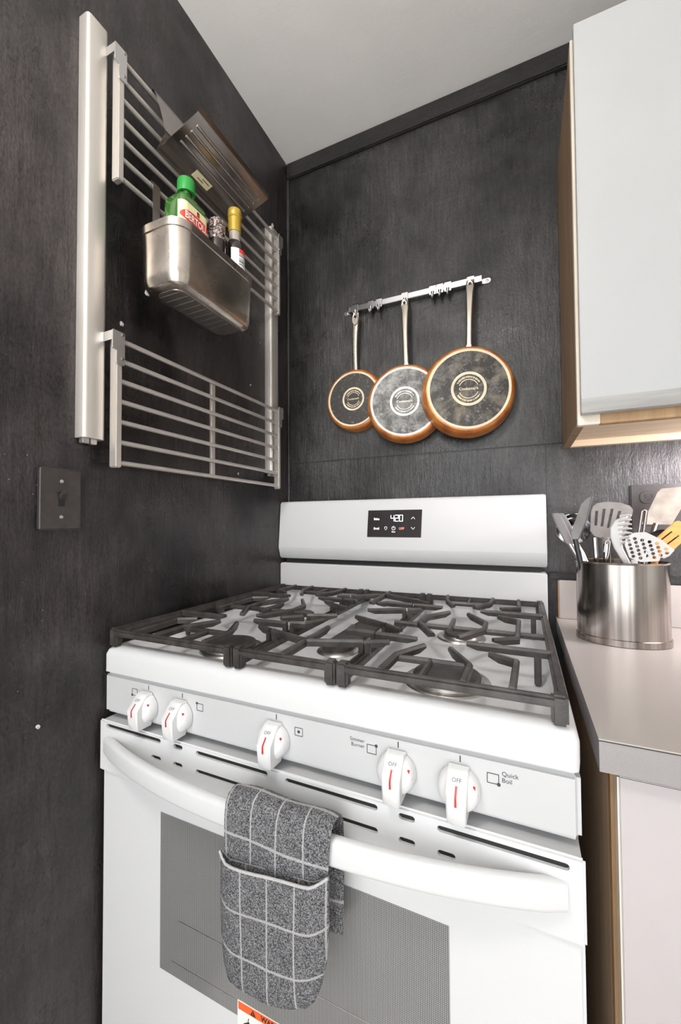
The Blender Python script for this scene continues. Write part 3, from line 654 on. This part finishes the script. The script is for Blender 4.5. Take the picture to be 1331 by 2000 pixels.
# bottles in the bin
ob = thing('olive_oil_bottle', (.108, -.561, BZ0+.006), 'green glass olive oil bottle with green cap and red oval label, in the bin', 'bottle')
ox, oy = .108, -.561
body = MB().loft([rrect(ox, oy, a, b, min(a, b)*.45, z, 6) for a, b, z in ((.022, .030, BZ0+.0061), (.0265, .0345, BZ0+.012), (.0265, .0345, 1.726), (.0260, .0340, 1.738), (.0225, .0295, 1.7455), (.0150, .0180, 1.7500), (.0120, .0120, 1.7540), (.0115, .0115, 1.7640))])
body.build('glass_body', 'glass_green', ob, smooth=60)
MB().lathe([(.0120, 1.752), (.0122, 1.770)], (ox, oy, 0), seg=20).build('neck_collar', 'glass_dark', ob)
MB().lathe([(.0166, 1.7660), (.0170, 1.7690), (.0170, 1.7895), (.0158, 1.7925), (.004, 1.7930)], (ox, oy, 0), seg=24).build('cap', 'cap_green', ob)
def obf(y, z, d=0):                                              # wrapped over the wall-away face and its corners
    r = .0121; hx_, hy_ = .0265, .0345; fl = hy_-r; t = y
    if abs(t) <= fl: return Vector((ox+hx_+d, oy+t, z))
    a = min((abs(t)-fl)/r, PI/2); ex = max(0, abs(t)-fl-r*PI/2); s = 1 if t > 0 else -1
    return Vector((ox+hx_-r+(r+d)*math.cos(a)-ex, oy+s*(fl+(r+d)*math.sin(a)), z))
def wrap(mb, outline_z, y0, y1, n, d0, d1):
    rings = []
    for i in range(n+1):
        y = y0+(y1-y0)*i/n; za, zb_ = outline_z(i/n)
        rings.append([obf(y, za, d0), obf(y, zb_, d0), obf(y, zb_, d1), obf(y, za, d1)])
    return mb.loft(rings)
lb = wrap(MB(), lambda t: (1.660, 1.7270), -.0415, .0400, 24, .0001, .0007).build('label', 'label_cream', ob, smooth=50)
wrap(MB(), lambda t: (1.7005-.0128*math.sqrt(max(.02, 1-(2*t-1)**2)), 1.7005+.0128*math.sqrt(max(.02, 1-(2*t-1)**2))), -.0370, .0370, 24, .0006, .0011).build('label_oval', 'label_red', lb, smooth=50)
text('BERTOLLI', .0185, lambda a, b: obf(a*.74+.001, 1.7003+b*1.02, .0016), 'lettering', 'label_white', lb, bold=.0004)
wrap(MB(), lambda t: (1.7150, 1.7235), .0005, .0065, 4, .0009, .0013).build('crest', 'label_black', lb, smooth=0)
wrap(MB(), lambda t: (1.7170, 1.7195), .0005, .0065, 4, .0012, .0016).build('crest_band', 'label_red', lb, smooth=0)
pj = thing('pepper_jar', (.130, -.4985, BZ0+.006), 'small peppercorn grinder jar with speckled top, between the two bottles', 'jar')
px_, py_ = .130, -.4985
MB().lathe([(.0170, BZ0+.0061), (.0180, BZ0+.012), (.0180, 1.690), (.0172, 1.702), (.0165, 1.706)], (px_, py_, 0), seg=24).build('glass', 'glass_dark', pj)
MB().lathe([(.0162, 1.7062), (.0168, 1.7080), (.0168, 1.7260), (.0160, 1.7275), (.0168, 1.7290), (.0168, 1.7460), (.0155, 1.7485), (.004, 1.7490)], (px_, py_, 0), seg=24).build('grinder_top', 'pepper_grains', pj)
vb = thing('sauce_bottle', (.135, -.4480, BZ0+.006), 'dark sauce bottle with gold cap and white label, at the corner end of the bin', 'bottle')
vx, vy = .135, -.4480
MB().lathe([(.0170, BZ0+.0061), (.0205, BZ0+.012), (.0210, 1.7130), (.0200, 1.7220), (.0155, 1.7310), (.0128, 1.7350)], (vx, vy, 0), seg=28).build('glass_body', 'glass_dark', vb)
MB().lathe([(.0128, 1.7345), (.0122, 1.7400), (.0120, 1.7560)], (vx, vy, 0), seg=24).build('neck', 'glass_clear', vb)
cp = MB().lathe([(.0124, 1.7555), (.0134, 1.7560), (.0137, 1.7860), (.0150, 1.7870), (.0146, 1.7905), (.0139, 1.7912), (.0146, 1.7922), (.0146, 1.8030), (.0135, 1.8055), (.004, 1.8060)], (vx, vy, 0), seg=28).build('cap', 'cap_gold', vb)
def vbf(a, z, d): return Vector((vx+(.0210+d)*math.cos(a), vy+(.0210+d)*math.sin(a), z))
def vwrap(a0, a1, z0, z1, d0, d1, n=16): return MB().loft([[vbf(a0+(a1-a0)*i/n, z0, d0), vbf(a0+(a1-a0)*i/n, z1, d0), vbf(a0+(a1-a0)*i/n, z1, d1), vbf(a0+(a1-a0)*i/n, z0, d1)] for i in range(n+1)])
vl = vwrap(-1.25, .75, 1.640, 1.7110, .0001, .0005).build('label', 'label_white', vb, smooth=50)
vwrap(-.45, .75, 1.7020, 1.7110, .0004, .0008).build('label_band', 'label_red', vl, smooth=50)
for k, (z, a1) in enumerate(((1.6985, .6), (1.6950, .45), (1.6895, .65), (1.6850, .3), (1.6820, .5), (1.6770, .2), (1.6700, .35), (1.6660, .5))):
    vwrap(-.45, a1, z, z+(.0016 if k != 2 else .0009), .0004, .0008, 8).build('small_print', 'print_dark', vl, smooth=0)

# ------------------------------------------------------------------ switch and outlet plates
sw = thing('light_switch', (XW, -.726, 1.1115), 'black-painted toggle light switch plate on the left wall', 'switch')
MB().box(XW+.0003, .0045, -.7610, -.6930, 1.1115, 1.2145).build('plate', 'paint_plate', sw, bevel=.003, seg=3)
MB().box(.004, .0052, -.7322, -.7218, 1.1510, 1.1745).build('toggle_slot', 'dark_gap', sw, bevel=.0004)
MB().loft([[Vector((.004, -.731+a, 1.160+b)) for a, b in ((0, 0), (.008, 0), (.008, .012), (0, .012))], [Vector((.016, -.730+a, 1.172+b)) for a, b in ((0, 0), (.006, 0), (.006, .006), (0, .006))]]).build('toggle', 'paint_plate', sw, bevel=.001)
for z in (1.1925, 1.1335): MB().lathe([(.0032, .0040), (.0028, .0056), (.0010, .0060)], (0, -.727, z), (1, 0, 0), 12).build('screw', 'zinc', sw)
ol = thing('wall_outlet', (.989, 0, 1.092), 'black-painted two-gang outlet plate on the back wall behind the utensils', 'outlet')
MB().box(.931, 1.047, -.006, -.0002, 1.092, 1.2055).build('plate', 'paint_plate', ol, bevel=.0025)
for cz in (1.1755, 1.1235):
    s_ = MB().loft([rrect(0, 0, .0165, .0140, .010, 0, 5), rrect(0, 0, .0160, .0135, .010, 1, 5)]); s_.v = [Vector((.9655+p.x, -.0055-.0022*p.z, cz+p.y)) for p in s_.v]
    so = s_.build('socket', 'paint_plate', ol)
    for dx, hh in ((-.0063, .0042), (.0063, .0034)): MB().box(.9655+dx-.0012, .9655+dx+.0012, -.0081, -.0072, cz+.001-hh+.002, cz+.001+hh+.002).build('slot', 'dark_gap', so, smooth=0)
    MB().lathe([(.0024, .0072), (.0024, .0081)], (.9655, 0, cz-.0070), (0, -1, 0), 10).build('slot', 'dark_gap', so)

# ------------------------------------------------------------------ pan rail, hooks, pans
pr_ = thing('pan_rail', (.42, -.012, 1.760), 'polished chrome rail for pans screwed to the back wall', 'rail')
MB().box(.229, .607, -.0245, -.0205, 1.7625, 1.7785).build('bar', 'chrome', pr_, bevel=.001)
for x, s in ((.229, -1), (.607, 1)):
    MB().box(min(x, x+s*.004), max(x, x+s*.004), -.0245, -.0036, 1.7625, 1.7785).build('standoff', 'chrome', pr_, bevel=.0008)
    e = MB().prism(stadium(min(x, x+s*.026), max(x, x+s*.026), 1.7635, 1.7775), lambda a, b, d: Vector((a, d, b)), -.0062, -.0036).build('ear', 'chrome', pr_, bevel=.0005)
    MB().lathe([(.0038, .0060), (.0032, .0078), (.001, .0084)], (x+s*.0165, 0, 1.7705), (0, -1, 0), 12).build('screw', 'steel_dark', e)
def make_hook(x, label):
    t = thing('pan_hook', (x, -.0235, 1.742), label, 'hook', 'chrome hooks on the pan rail')
    MB().box(x-.0092, x+.0092, -.0268, -.0249, 1.7560, 1.7826).box(x-.0092, x+.0092, -.0268, -.0180, 1.7800, 1.7826).box(x-.0092, x+.0092, -.0198, -.0180, 1.766, 1.7826).build('clip', 'chrome', t, bevel=.0006)
    MB().tube([(x, -.0258, 1.764), (x, -.0262, 1.752), (x, -.0285, 1.7455), (x, -.0330, 1.7430), (x, -.0375, 1.7450), (x, -.0390, 1.7500)], [.0050, .0036, .0032, .0030, .0028, .0022], 8).build('prong', 'chrome', t, smooth=60)
for x, lbl in ((.2480, 'chrome rail hook holding the smallest pan'), (.4013, 'chrome rail hook holding the middle pan'), (.5830, 'chrome rail hook holding the largest pan'),
               (.2976, 'spare chrome hook nearest the smallest pan'), (.3235, 'spare chrome hook second from the smallest pan, left half of the rail'), (.4812, 'left of the three spare chrome hooks before the largest pan'),
               (.5010, 'middle of the three spare chrome hooks before the largest pan'), (.5226, 'spare chrome hook closest to the largest pan')): make_hook(x, lbl)
def make_pan(c, r, tilt, depth, flare, hx, hz1, hy, basemat, ringmat, label, logo, hw=1.0):
    t = thing('frying_pan', c, label, 'pan', 'copper frying pans on the chrome rail')
    rot = Matrix.Rotation(tilt, 3, 'Z'); cc = Vector(c)
    def fn(a, b, d): return cc+rot@Vector((a, -d, b))            # a right, b up, d out of the base
    prof = [(r*.2, 0), (r+.001, 0), (r+.0045, -.0015), (r+.0085, -.0065), (r+flare*.85, -depth*.45), (r+flare, -depth*.8), (r+flare+.001, -depth), (r+flare-.002, -depth), (r+flare-.004, -depth*.75), (r+.003, -.009), (r*.2, -.005)]
    seg = 56
    MB().loft([[fn(q*math.cos(2*PI*i/seg), q*math.sin(2*PI*i/seg), d) for i in range(seg)] for q, d in prof]).build('pan_body', 'copper', t, smooth=50)
    b = MB().loft([[fn(q*math.cos(2*PI*i/seg), q*math.sin(2*PI*i/seg), d) for i in range(seg)] for q, d in ((r-.0005, -.0005), (r-.0005, .0009), (.004, .0011))]).build('base_disc', basemat, t, smooth=30)
    arc_band(MB(), fn, r*.935, r*.995, 0, 2*PI, 56, .0006, .0019).build('outer_ring', ringmat, b, smooth=30)
    ri = r*.40
    arc_band(MB(), fn, ri*.90, ri*1.06, 0, 2*PI, 44, .0009, .0020).build('inner_ring', ringmat, b, smooth=30)
    ar = MB(); arc_band(ar, fn, ri*.56, ri*.605, .38, PI-.38, 20, .0009, .0018); arc_band(ar, fn, ri*.56, ri*.605, PI+.38, 2*PI-.38, 20, .0009, .0018); ar.build('logo_arcs', ringmat, b, smooth=0)
    text('Cooksmark', ri*.245, lambda a, q: fn(a, q, .0019), 'lettering', ringmat, b, bold=.0002 if logo else .0001)
    for mid in (PI/2, -PI/2):                                    # worn, unreadable ring of tiny print
        wp = MB(); a = mid-1.05
        while a < mid+1.05:
            L = random.choice((.035, .05, .07)); arc_band(wp, fn, ri*.69, ri*.79, a, a+L, 2, .0009, .0018); a += L+random.choice((.022, .022, .06))
        wp.build('worn_print', ringmat, b, smooth=0, kind='stuff')
    # handle from the rim up to the hook
    zb = c[2]+r+flare-.010; y_r = cc.y+depth*.72*math.cos(tilt)
    xb = c[0]
    n = 10; rings = []
    for i in range(n+1):
        q = i/n; x = xb+(hx-xb)*q; z = zb+(hz1-zb)*q; y = (y_r-.004)+(hy-y_r+.004)*q-.006*math.sin(PI*q)
        wd = (.0088+.0034*q-.0016*math.sin(PI*q))*hw; th = .0058-.0024*max(0, (q-.8)/.2)
        if i == n: wd *= .8
        rings.append([Vector((x+p.x, y+p.y, z)) for p in rrect(0, 0, wd, th, th*.95, 0, 4)])
    h = MB().loft(rings).build('handle', 'handle_steel', t, smooth=60)
    e = MB()                                                     # dished eye with the hanging hole
    for R, d in ((1, 0),): pass
    ey = hy-.0068
    ell = lambda a, b: [(a*math.cos(2*PI*i/20), b*math.sin(2*PI*i/20)) for i in range(20)]
    MB().loft([[Vector((hx+p, ey, hz1-.0205+q)) for p, q in ell(.0102, .0190)], [Vector((hx+p, ey-.0010, hz1-.0205+q)) for p, q in ell(.0094, .0182)], [Vector((hx+p, ey+.0008, hz1-.0205+q)) for p, q in ell(.0070, .0140)]]).build('hanging_eye', 'handle_steel', h, smooth=60)
    MB().lathe([(.0040, 0), (.0040, .0018)], (hx, ey+.0006, hz1-.0125), (0, -1, 0), 14).build('eye_hole', 'dark_gap', h)
    fb = MB().loft([[Vector((xb+p.x, y_r-.006+p.y, z)) for p in rrect(0, 0, a, .0045, .004, 0, 4)] for a, z in ((.021, zb-.006), (.019, zb+.002), (.0095, zb+.006), (.0088, zb+.012))]).build('handle_bracket', 'handle_steel', t, smooth=50)
    for s in (-1, 1): MB().lathe([(.0042, 0), (.0038, .0025), (.0015, .0036)], (xb+s*.0155, y_r-.0102, zb-.001), (0, -1, 0), 12).build('rivet', 'zinc', fb)
    return t
make_pan((.2445, -.0365, 1.4905), .0822, 0, .0310, .0105, .2535, 1.7490, -.0330, 'pan_base_clean', 'ring_cream', 'smallest copper frying pan with clean dark base, nearest the corner', False)
make_pan((.4090, -.0660, 1.4540), .0962, math.radians(8.5), .0365, .0130, .4040, 1.7560, -.0330, 'pan_base_scuffed', 'ring_white', 'middle-sized copper frying pan with grey scuffed base, partly behind the largest pan', True)
make_pan((.5795, -.0760, 1.4615), .1038, math.radians(12.5), .0375, .0150, .5828, 1.7660, -.0330, 'pan_base_burnt', 'ring_cream', 'largest copper frying pan with stained dark base, nearest the white cabinet', True)

# ------------------------------------------------------------------ upper cabinet
uc = thing('upper_cabinet', (1.18, -.15, 1.298), 'white-doored wooden wall cabinet above the counter', 'cabinet')
UX0, UX1 = .7945, 1.575
MB().box(UX0, UX0+.016, -.283, -.0004, 1.303, 2.018).build('side_panel', 'wood_brown', uc, smooth=0)
MB().box(UX1-.016, UX1, -.283, -.0004, 1.303, 2.018).build('side_panel', 'wood_brown', uc, smooth=0)
MB().box(UX0+.016, UX1-.016, -.283, -.0004, 2.000, 2.018).build('top_panel', 'wood_brown', uc, smooth=0)
MB().box(UX0+.016, UX1-.016, -.270, -.018, 1.318, 1.330).build('bottom_panel', 'wood_pale', uc, smooth=0)
MB().box(UX0+.016, UX1-.016, -.018, -.0004, 1.303, 2.000).build('back_rail', 'wood_pale', uc, smooth=0)
for a in ((UX0, UX0+.035, 1.2955, 2.020), (UX1-.035, UX1, 1.2955, 2.020)): MB().box(a[0], a[1], -.300, -.283, a[2], a[3]).build('frame_stile', 'wood_edge', uc, bevel=.001)
for a in ((1.2955, 1.338), (1.985, 2.020)): MB().box(UX0+.035, UX1-.035, -.300, -.283, *a).build('frame_rail', 'wood_honey', uc, bevel=.001)
for x0, x1 in ((.7985, 1.180), (1.190, 1.571)):
    d = MB().box(x0, x1, -.320, -.3015, 1.3125, 2.026).build('door', 'cabinet_white', uc, bevel=.001)
    MB().box(x0+.0005, x1-.0005, -.3206, -.3195, 1.3128, 1.3385).build('finger_pull', 'door_edge', d, smooth=0, label='bare grey bevelled bottom edge')
ul = thing('undercabinet_lamp', (1.30, -.245, 1.28), 'slim white lamp bar under the wall cabinet', 'lamp')
MB().box(1.08, 1.52, -.268, -.225, 1.288, 1.3178).build('housing', 'lamp_white', ul, bevel=.004)
MB().box(1.09, 1.51, -.264, -.229, 1.2835, 1.2878).build('diffuser', 'diffuser', ul, bevel=.002)

# ------------------------------------------------------------------ counter and base cabinet
ct = thing('countertop', (1.18, -.31, .847), 'speckled beige laminate countertop with low backsplash', 'countertop')
MB().box(.7725, 1.60, -.6195, -.0005, .8475, .8815).build('slab', 'laminate_edge', ct, smooth=0)
MB().box(.7720, 1.60, -.6200, -.0005, .8815, .8835).build('top_sheet', 'laminate', ct, smooth=0)
MB().box(.7718, 1.60, -.6203, -.6200, .8808, .8818).build('edge_seam', 'laminate_seam', ct, smooth=0)
MB().box(.7785, 1.60, -.0200, -.0005, .8835, .9765).build('backsplash', 'laminate', ct, bevel=.0015)
MB().box(.7765, .7785, -.0200, -.0005, .8835, .9765).build('backsplash_end', 'wood_brown', ct, smooth=0)
bc = thing('base_cabinet', (1.18, -.3, 0), 'wooden base cabinet with pinkish white doors under the counter', 'cabinet')
MB().box(.7875, .8035, -.566, -.0005, 0, .8475).build('side_panel', 'wood_brown_lifted', bc, smooth=0)
MB().box(1.565, 1.581, -.566, -.0005, 0, .8475).build('side_panel', 'wood_brown', bc, smooth=0)
MB().box(.8035, 1.565, -.012, -.0005, 0, .8475).build('back_panel', 'wood_brown', bc, smooth=0)
for a in ((.7875, .830), (1.540, 1.581)): MB().box(a[0], a[1], -.585, -.566, .09, .8475).build('frame_stile', 'wood_honey', bc, bevel=.001)
for a in ((.09, .13), (.815, .8475)): MB().box(.830, 1.540, -.585, -.566, *a).build('frame_rail', 'wood_honey', bc, smooth=0)
MB().box(.8035, 1.565, -.520, -.500, 0, .09).build('toe_board', 'wood_brown', bc, smooth=0)
for x0, x1 in ((.7925, 1.180), (1.190, 1.576)):
    d = MB().box(x0, x1, -.604, -.586, .12, .8385).build('door', 'cabinet_pinkwhite', bc, bevel=.0012)
    MB().box(x0-.0016, x0-.0002, -.6035, -.5865, .121, .8375).build('edge_band', 'wood_edge', d, smooth=0)

# ------------------------------------------------------------------ utensil crock and utensils
PX, PY_, PA, PB = .8775, -.1780, .0790, .0560
ZC = .8835
cr = thing('utensil_crock', (PX, PY_, ZC), 'oval brushed stainless utensil holder on the counter', 'utensil holder')
def ell(a, b, z, n=56): return [Vector((PX+a*math.cos(2*PI*i/n), PY_+b*math.sin(2*PI*i/n), z)) for i in range(n)]
lo = [(-.001, ZC), (.0010, ZC+.001), (.0010, ZC+.0125), (-.0012, ZC+.0135), (-.0012, ZC+.1540), (.0012, ZC+.1555), (.0016, ZC+.1572), (.0, ZC+.1582), (-.0022, ZC+.1565), (-.0024, ZC+.008), (-.04, ZC+.006)]
MB().loft([ell(PA+d, PB+d, z) for d, z in lo]).build('crock_body', 'steel_vertical', cr, smooth=50)
def plate(poly, y, th=.0016, lean=0, z0=1.03, curve=0, xc=None):
    """outline in x,z given thickness and set upright at depth y, leaning back with height"""
    def fn(a, b, d): return Vector((a, y+lean*(b-z0)+d+(curve*(a-xc)**2 if xc is not None else 0), b))
    return MB().prism(poly, fn, -th/2, th/2)
BOT = ZC+.0085
def stick(t, name, mat, top, bot, r, flat=.5, seg=10, up=(0, 1, 0)):
    return MB().tube([top, [(a+b)/2 for a, b in zip(top, bot)], bot], r, seg, flat, up).build(name, mat, t, smooth=60)
GRP = 'kitchen utensils in the oval holder'
def ut(name, label, x, y): return thing(name, (x, y, BOT), label, 'utensil', GRP)
# tongs with grey tips
t = ut('silicone_tongs', 'steel tongs with grey rounded tips leaning out at the range side', .83, -.17)
for dy, dx in ((-.006, 0), (.008, .010)):
    MB().loft([[Vector((x+dx+p.x, -.172+dy+p.y, z)) for p in rrect(0, 0, w_, .0028, .0027, 0, 4)] for x, z, w_ in ((.7635, 1.1385, .0055), (.7660, 1.1330, .0085), (.7730, 1.1150, .0098), (.7820, 1.0930, .0090), (.7895, 1.0740, .0072))]).build('tip', 'silicone_grey', t, smooth=60)
    stick(t, 'arm', 'steel', (.7890+dx, -.172+dy, 1.0760), (.8840+dx*.2, -.178+dy*.5, BOT+.004), .0055, .45)
# ladle
t = ut('ladle', 'shiny steel ladle with round bowl at the range side', .83, -.15)
MB().lathe([(.003, .016), (.018, .0135), (.028, .006), (.0335, -.004), (.0345, -.006), (.0335, -.0062), (.027, .003), (.017, .0105), (.003, .013)], (.7995, -.138, 1.1060), (-.1, .96, .25), 32).build('bowl', 'chrome', t, smooth=60)
MB().tube([(.8040, -.141, 1.074), (.8140, -.150, 1.052), (.8195, -.156, 1.035), (.8480, -.164, BOT+.004)], .0055, 10, .4, (0, 1, 0)).build('handle', 'steel', t, smooth=60)
# cake server blade
t = ut('serving_knife', 'broad grey pointed serving blade standing in the holder', .82, -.19)
plate([(.8275, 1.1715), (.8165, 1.1650), (.8085, 1.1545), (.7900, 1.0990), (.7905, 1.0880), (.7960, 1.0810), (.8020, 1.0835), (.8160, 1.1200)], -.199, .002).build('blade', 'blade_grey', t, bevel=.0005)
MB().tube([(.8285, -.2000, 1.1720), (.8170, -.2000, 1.1205), (.8030, -.2000, 1.0840)], .0011, 6).build('cutting_edge', 'chrome', t)
stick(t, 'handle', 'plastic_black', (.7970, -.199, 1.0850), (.8330, -.190, BOT+.004), .0050, .6)
# slotted turner
t = ut('slotted_turner', 'grey slotted turner with five slots standing in the middle of the holder', .86, -.16)
hd_ = plate([(.8295, 1.1010), (.8325, 1.1420), (.8365, 1.1530), (.8440, 1.1590), (.8620, 1.1620), (.8850, 1.1590), (.9020, 1.1520), (.9065, 1.1440), (.9050, 1.1350), (.8905, 1.0930), (.8840, 1.0860), (.8560, 1.0830), (.8360, 1.0900)], -.160, .0022, lean=.12).build('blade', 'nylon_grey', t, bevel=.0006)
cm = MB()
for a, b, c, d in ((.8400, 1.112, .8430, 1.143), (.8510, 1.110, .8565, 1.147), (.8620, 1.107, .8705, 1.147), (.8740, 1.106, .8835, 1.142), (.8840, 1.105, .8940, 1.137)):
    cm.loft([[Vector((x+q, y, z)) for x, z, q in ((a, b, -.0024), (a, b, .0024), (c, d, .0027), (c, d, -.0027))] for y in (-.20, -.10)])
cut(hd_, cm)
stick(t, 'handle', 'nylon_grey', (.8560, -.1570, 1.0880), (.8600, -.168, BOT+.004), .0070, .5)
# spaghetti fork
t = ut('pasta_fork', 'white plastic toothed pasta fork in front of the slotted turner', .88, -.21)
MB().loft([[Vector((x+p.x, y+p.y, z)) for p in rrect(0, 0, w_, .0030, .0028, 0, 3)] for x, y, z, w_ in ((.8840, -.2060, 1.1310, .0035), (.8720, -.2090, 1.1230, .0085), (.8655, -.2110, 1.1080, .0105), (.8640, -.2115, 1.0900, .0095), (.8685, -.2110, 1.0680, .0075), (.8780, -.2090, 1.0480, .0065), (.8860, -.2060, 1.0320, .0060), (.8800, -.1850, BOT+.004, .0050))]).build('fork_body', 'plastic_white', t, smooth=60)
for k in range(7):
    z = 1.1300-k*.0085; x = .8760-.0035*math.sin(k*.55); L = .0115+.004*math.sin(k*.5)
    MB().tube([(x-.004, -.2120, z), (x+L*.5, -.2175, z+.0030), (x+L, -.2230, z+.0020)], [.0030, .0026, .0014], 8).build('tooth', 'plastic_white', t, smooth=60)
# perforated skimmer
t = ut('perforated_skimmer', 'pale perforated skimmer leaning out over the holder front', .905, -.225)
sk = plate([(.8745, 1.0720), (.8770, 1.0880), (.8900, 1.0955), (.9070, 1.0965), (.9300, 1.0830), (.9500, 1.0640), (.9420, 1.0530), (.9250, 1.0430), (.9000, 1.0405), (.8820, 1.0480)], -.2300, .0016, lean=-.10, z0=1.06).build('plate', 'plastic_white', t, bevel=.0004)
cm = MB()
for r in range(6):
    for c in range(6):
        x = .8790+c*.0112+r*.0018; z = 1.0870-r*.0072-c*.0028
        inside = x < .945-(max(0, 1.064-z))*.6 and z > 1.0455 and z < 1.0935-(max(0, x-.905))*.72 and x > .878
        if inside: cm.lathe([(.0031, -.02), (.0031, .02)], (x, -.23, z), (0, 1, 0), 10)
cut(sk, cm); sk.location.z = .004
stick(t, 'handle', 'plastic_white', (.8900, -.2285, 1.0480), (.8840, -.1980, BOT+.010), .0055, .5)
# wooden slotted spatula
t = ut('wooden_spatula', 'orange wooden slotted spatula leaning to the right', .92, -.18)
ws = plate([(.9270, 1.0830), (.9610, 1.1190), (.9670, 1.1215), (.9860, 1.1100), (.9880, 1.1000), (.9560, 1.0640), (.9470, 1.0600), (.9330, 1.0690)], -.196, .0048, lean=.05).build('blade', 'wood_utensil', t, bevel=.0012)
cm = MB()
for a, b, c, d in ((.9395, 1.0850, .9565, 1.1010), (.9480, 1.0765, .9665, 1.0935)):
    q = Vector((c-a, 0, d-b)).normalized(); nn = Vector((-q.z, 0, q.x))*.0013
    cm.loft([[Vector((a, y, b))+nn, Vector((c, y, d))+nn, Vector((c, y, d))-nn, Vector((a, y, b))-nn] for y in (-.23, -.16)])
cut(ws, cm)
stick(t, 'handle', 'wood_utensil', (.9385, -.1955, 1.0745), (.8900, -.168, BOT+.004), .0055, .8)
# wide steel turner
t = ut('steel_turner', 'wide polished steel turner at the right, in front of the outlet', .93, -.14)
plate([(.9270, 1.1140), (.9570, 1.1800), (.9640, 1.1880), (1.0150, 1.1920), (1.0100, 1.1750), (.9770, 1.1130)], -.118,   .0016, lean=.15, z0=1.11).build('blade', 'steel_warm', t, bevel=.0004)
MB().tube([(.9510, -.1180, 1.1150), (.9430, -.1270, 1.0950), (.9270, -.1470, 1.0500), (.9000, -.1620, BOT+.004)], .0050, 10, .6, (0, 1, 0)).build('handle', 'steel_dark', t, smooth=60)
# wire tongs / whisk handles
t = ut('wire_tongs', 'dark steel tongs with two thin arms behind the skimmer', .90, -.15)
for a, b in ((.9210, .8990), (.9285, .9080)): stick(t, 'arm', 'steel_dark', (a, -.148, 1.1410), (b-.012, -.150, BOT+.004), .0030, .9)
MB().tube([(.9210, -.148, 1.1405), (.9250, -.148, 1.1440), (.9285, -.148, 1.1405)], .0030, 8).build('hinge', 'steel_dark', t, smooth=60)
# spoons with their handles up
t = ut('teaspoon', 'slim steel spoon standing handle-up beside the serving blade', .84, -.18)
stick(t, 'handle', 'chrome', (.8330, -.1850, 1.0880), (.8420, -.178, BOT+.004), .0046, .45)
t = ut('dark_spoon', 'steel spoon with looped handle end below the slotted turner', .85, -.19)
stick(t, 'handle', 'steel_dark', (.8510, -.1990, 1.0760), (.8480, -.185, BOT+.004), .0058, .45)
MB().tube([(.8460, -.2020, 1.0600), (.8485, -.2020, 1.0800), (.8530, -.2020, 1.0845), (.8565, -.2020, 1.0800), (.8540, -.2020, 1.0600), (.8500, -.2000, 1.0400)], .0016, 8).build('handle_loop', 'chrome', t, smooth=60)
t = ut('black_spoon', 'black nylon spoon head tucked behind the wooden spatula', .92, -.15)
MB().lathe([(.002, .010), (.012, .008), (.019, .002), (.0225, -.004), (.0215, -.0045), (.012, .004), (.002, .006)], (.9480, -.165, 1.0850), (.1, .9, .3), 24).build('bowl', 'plastic_black', t, smooth=60)
stick(t, 'handle', 'plastic_black', (.9400, -.168, 1.0680), (.9080, -.186, BOT+.004), .0040, .6)
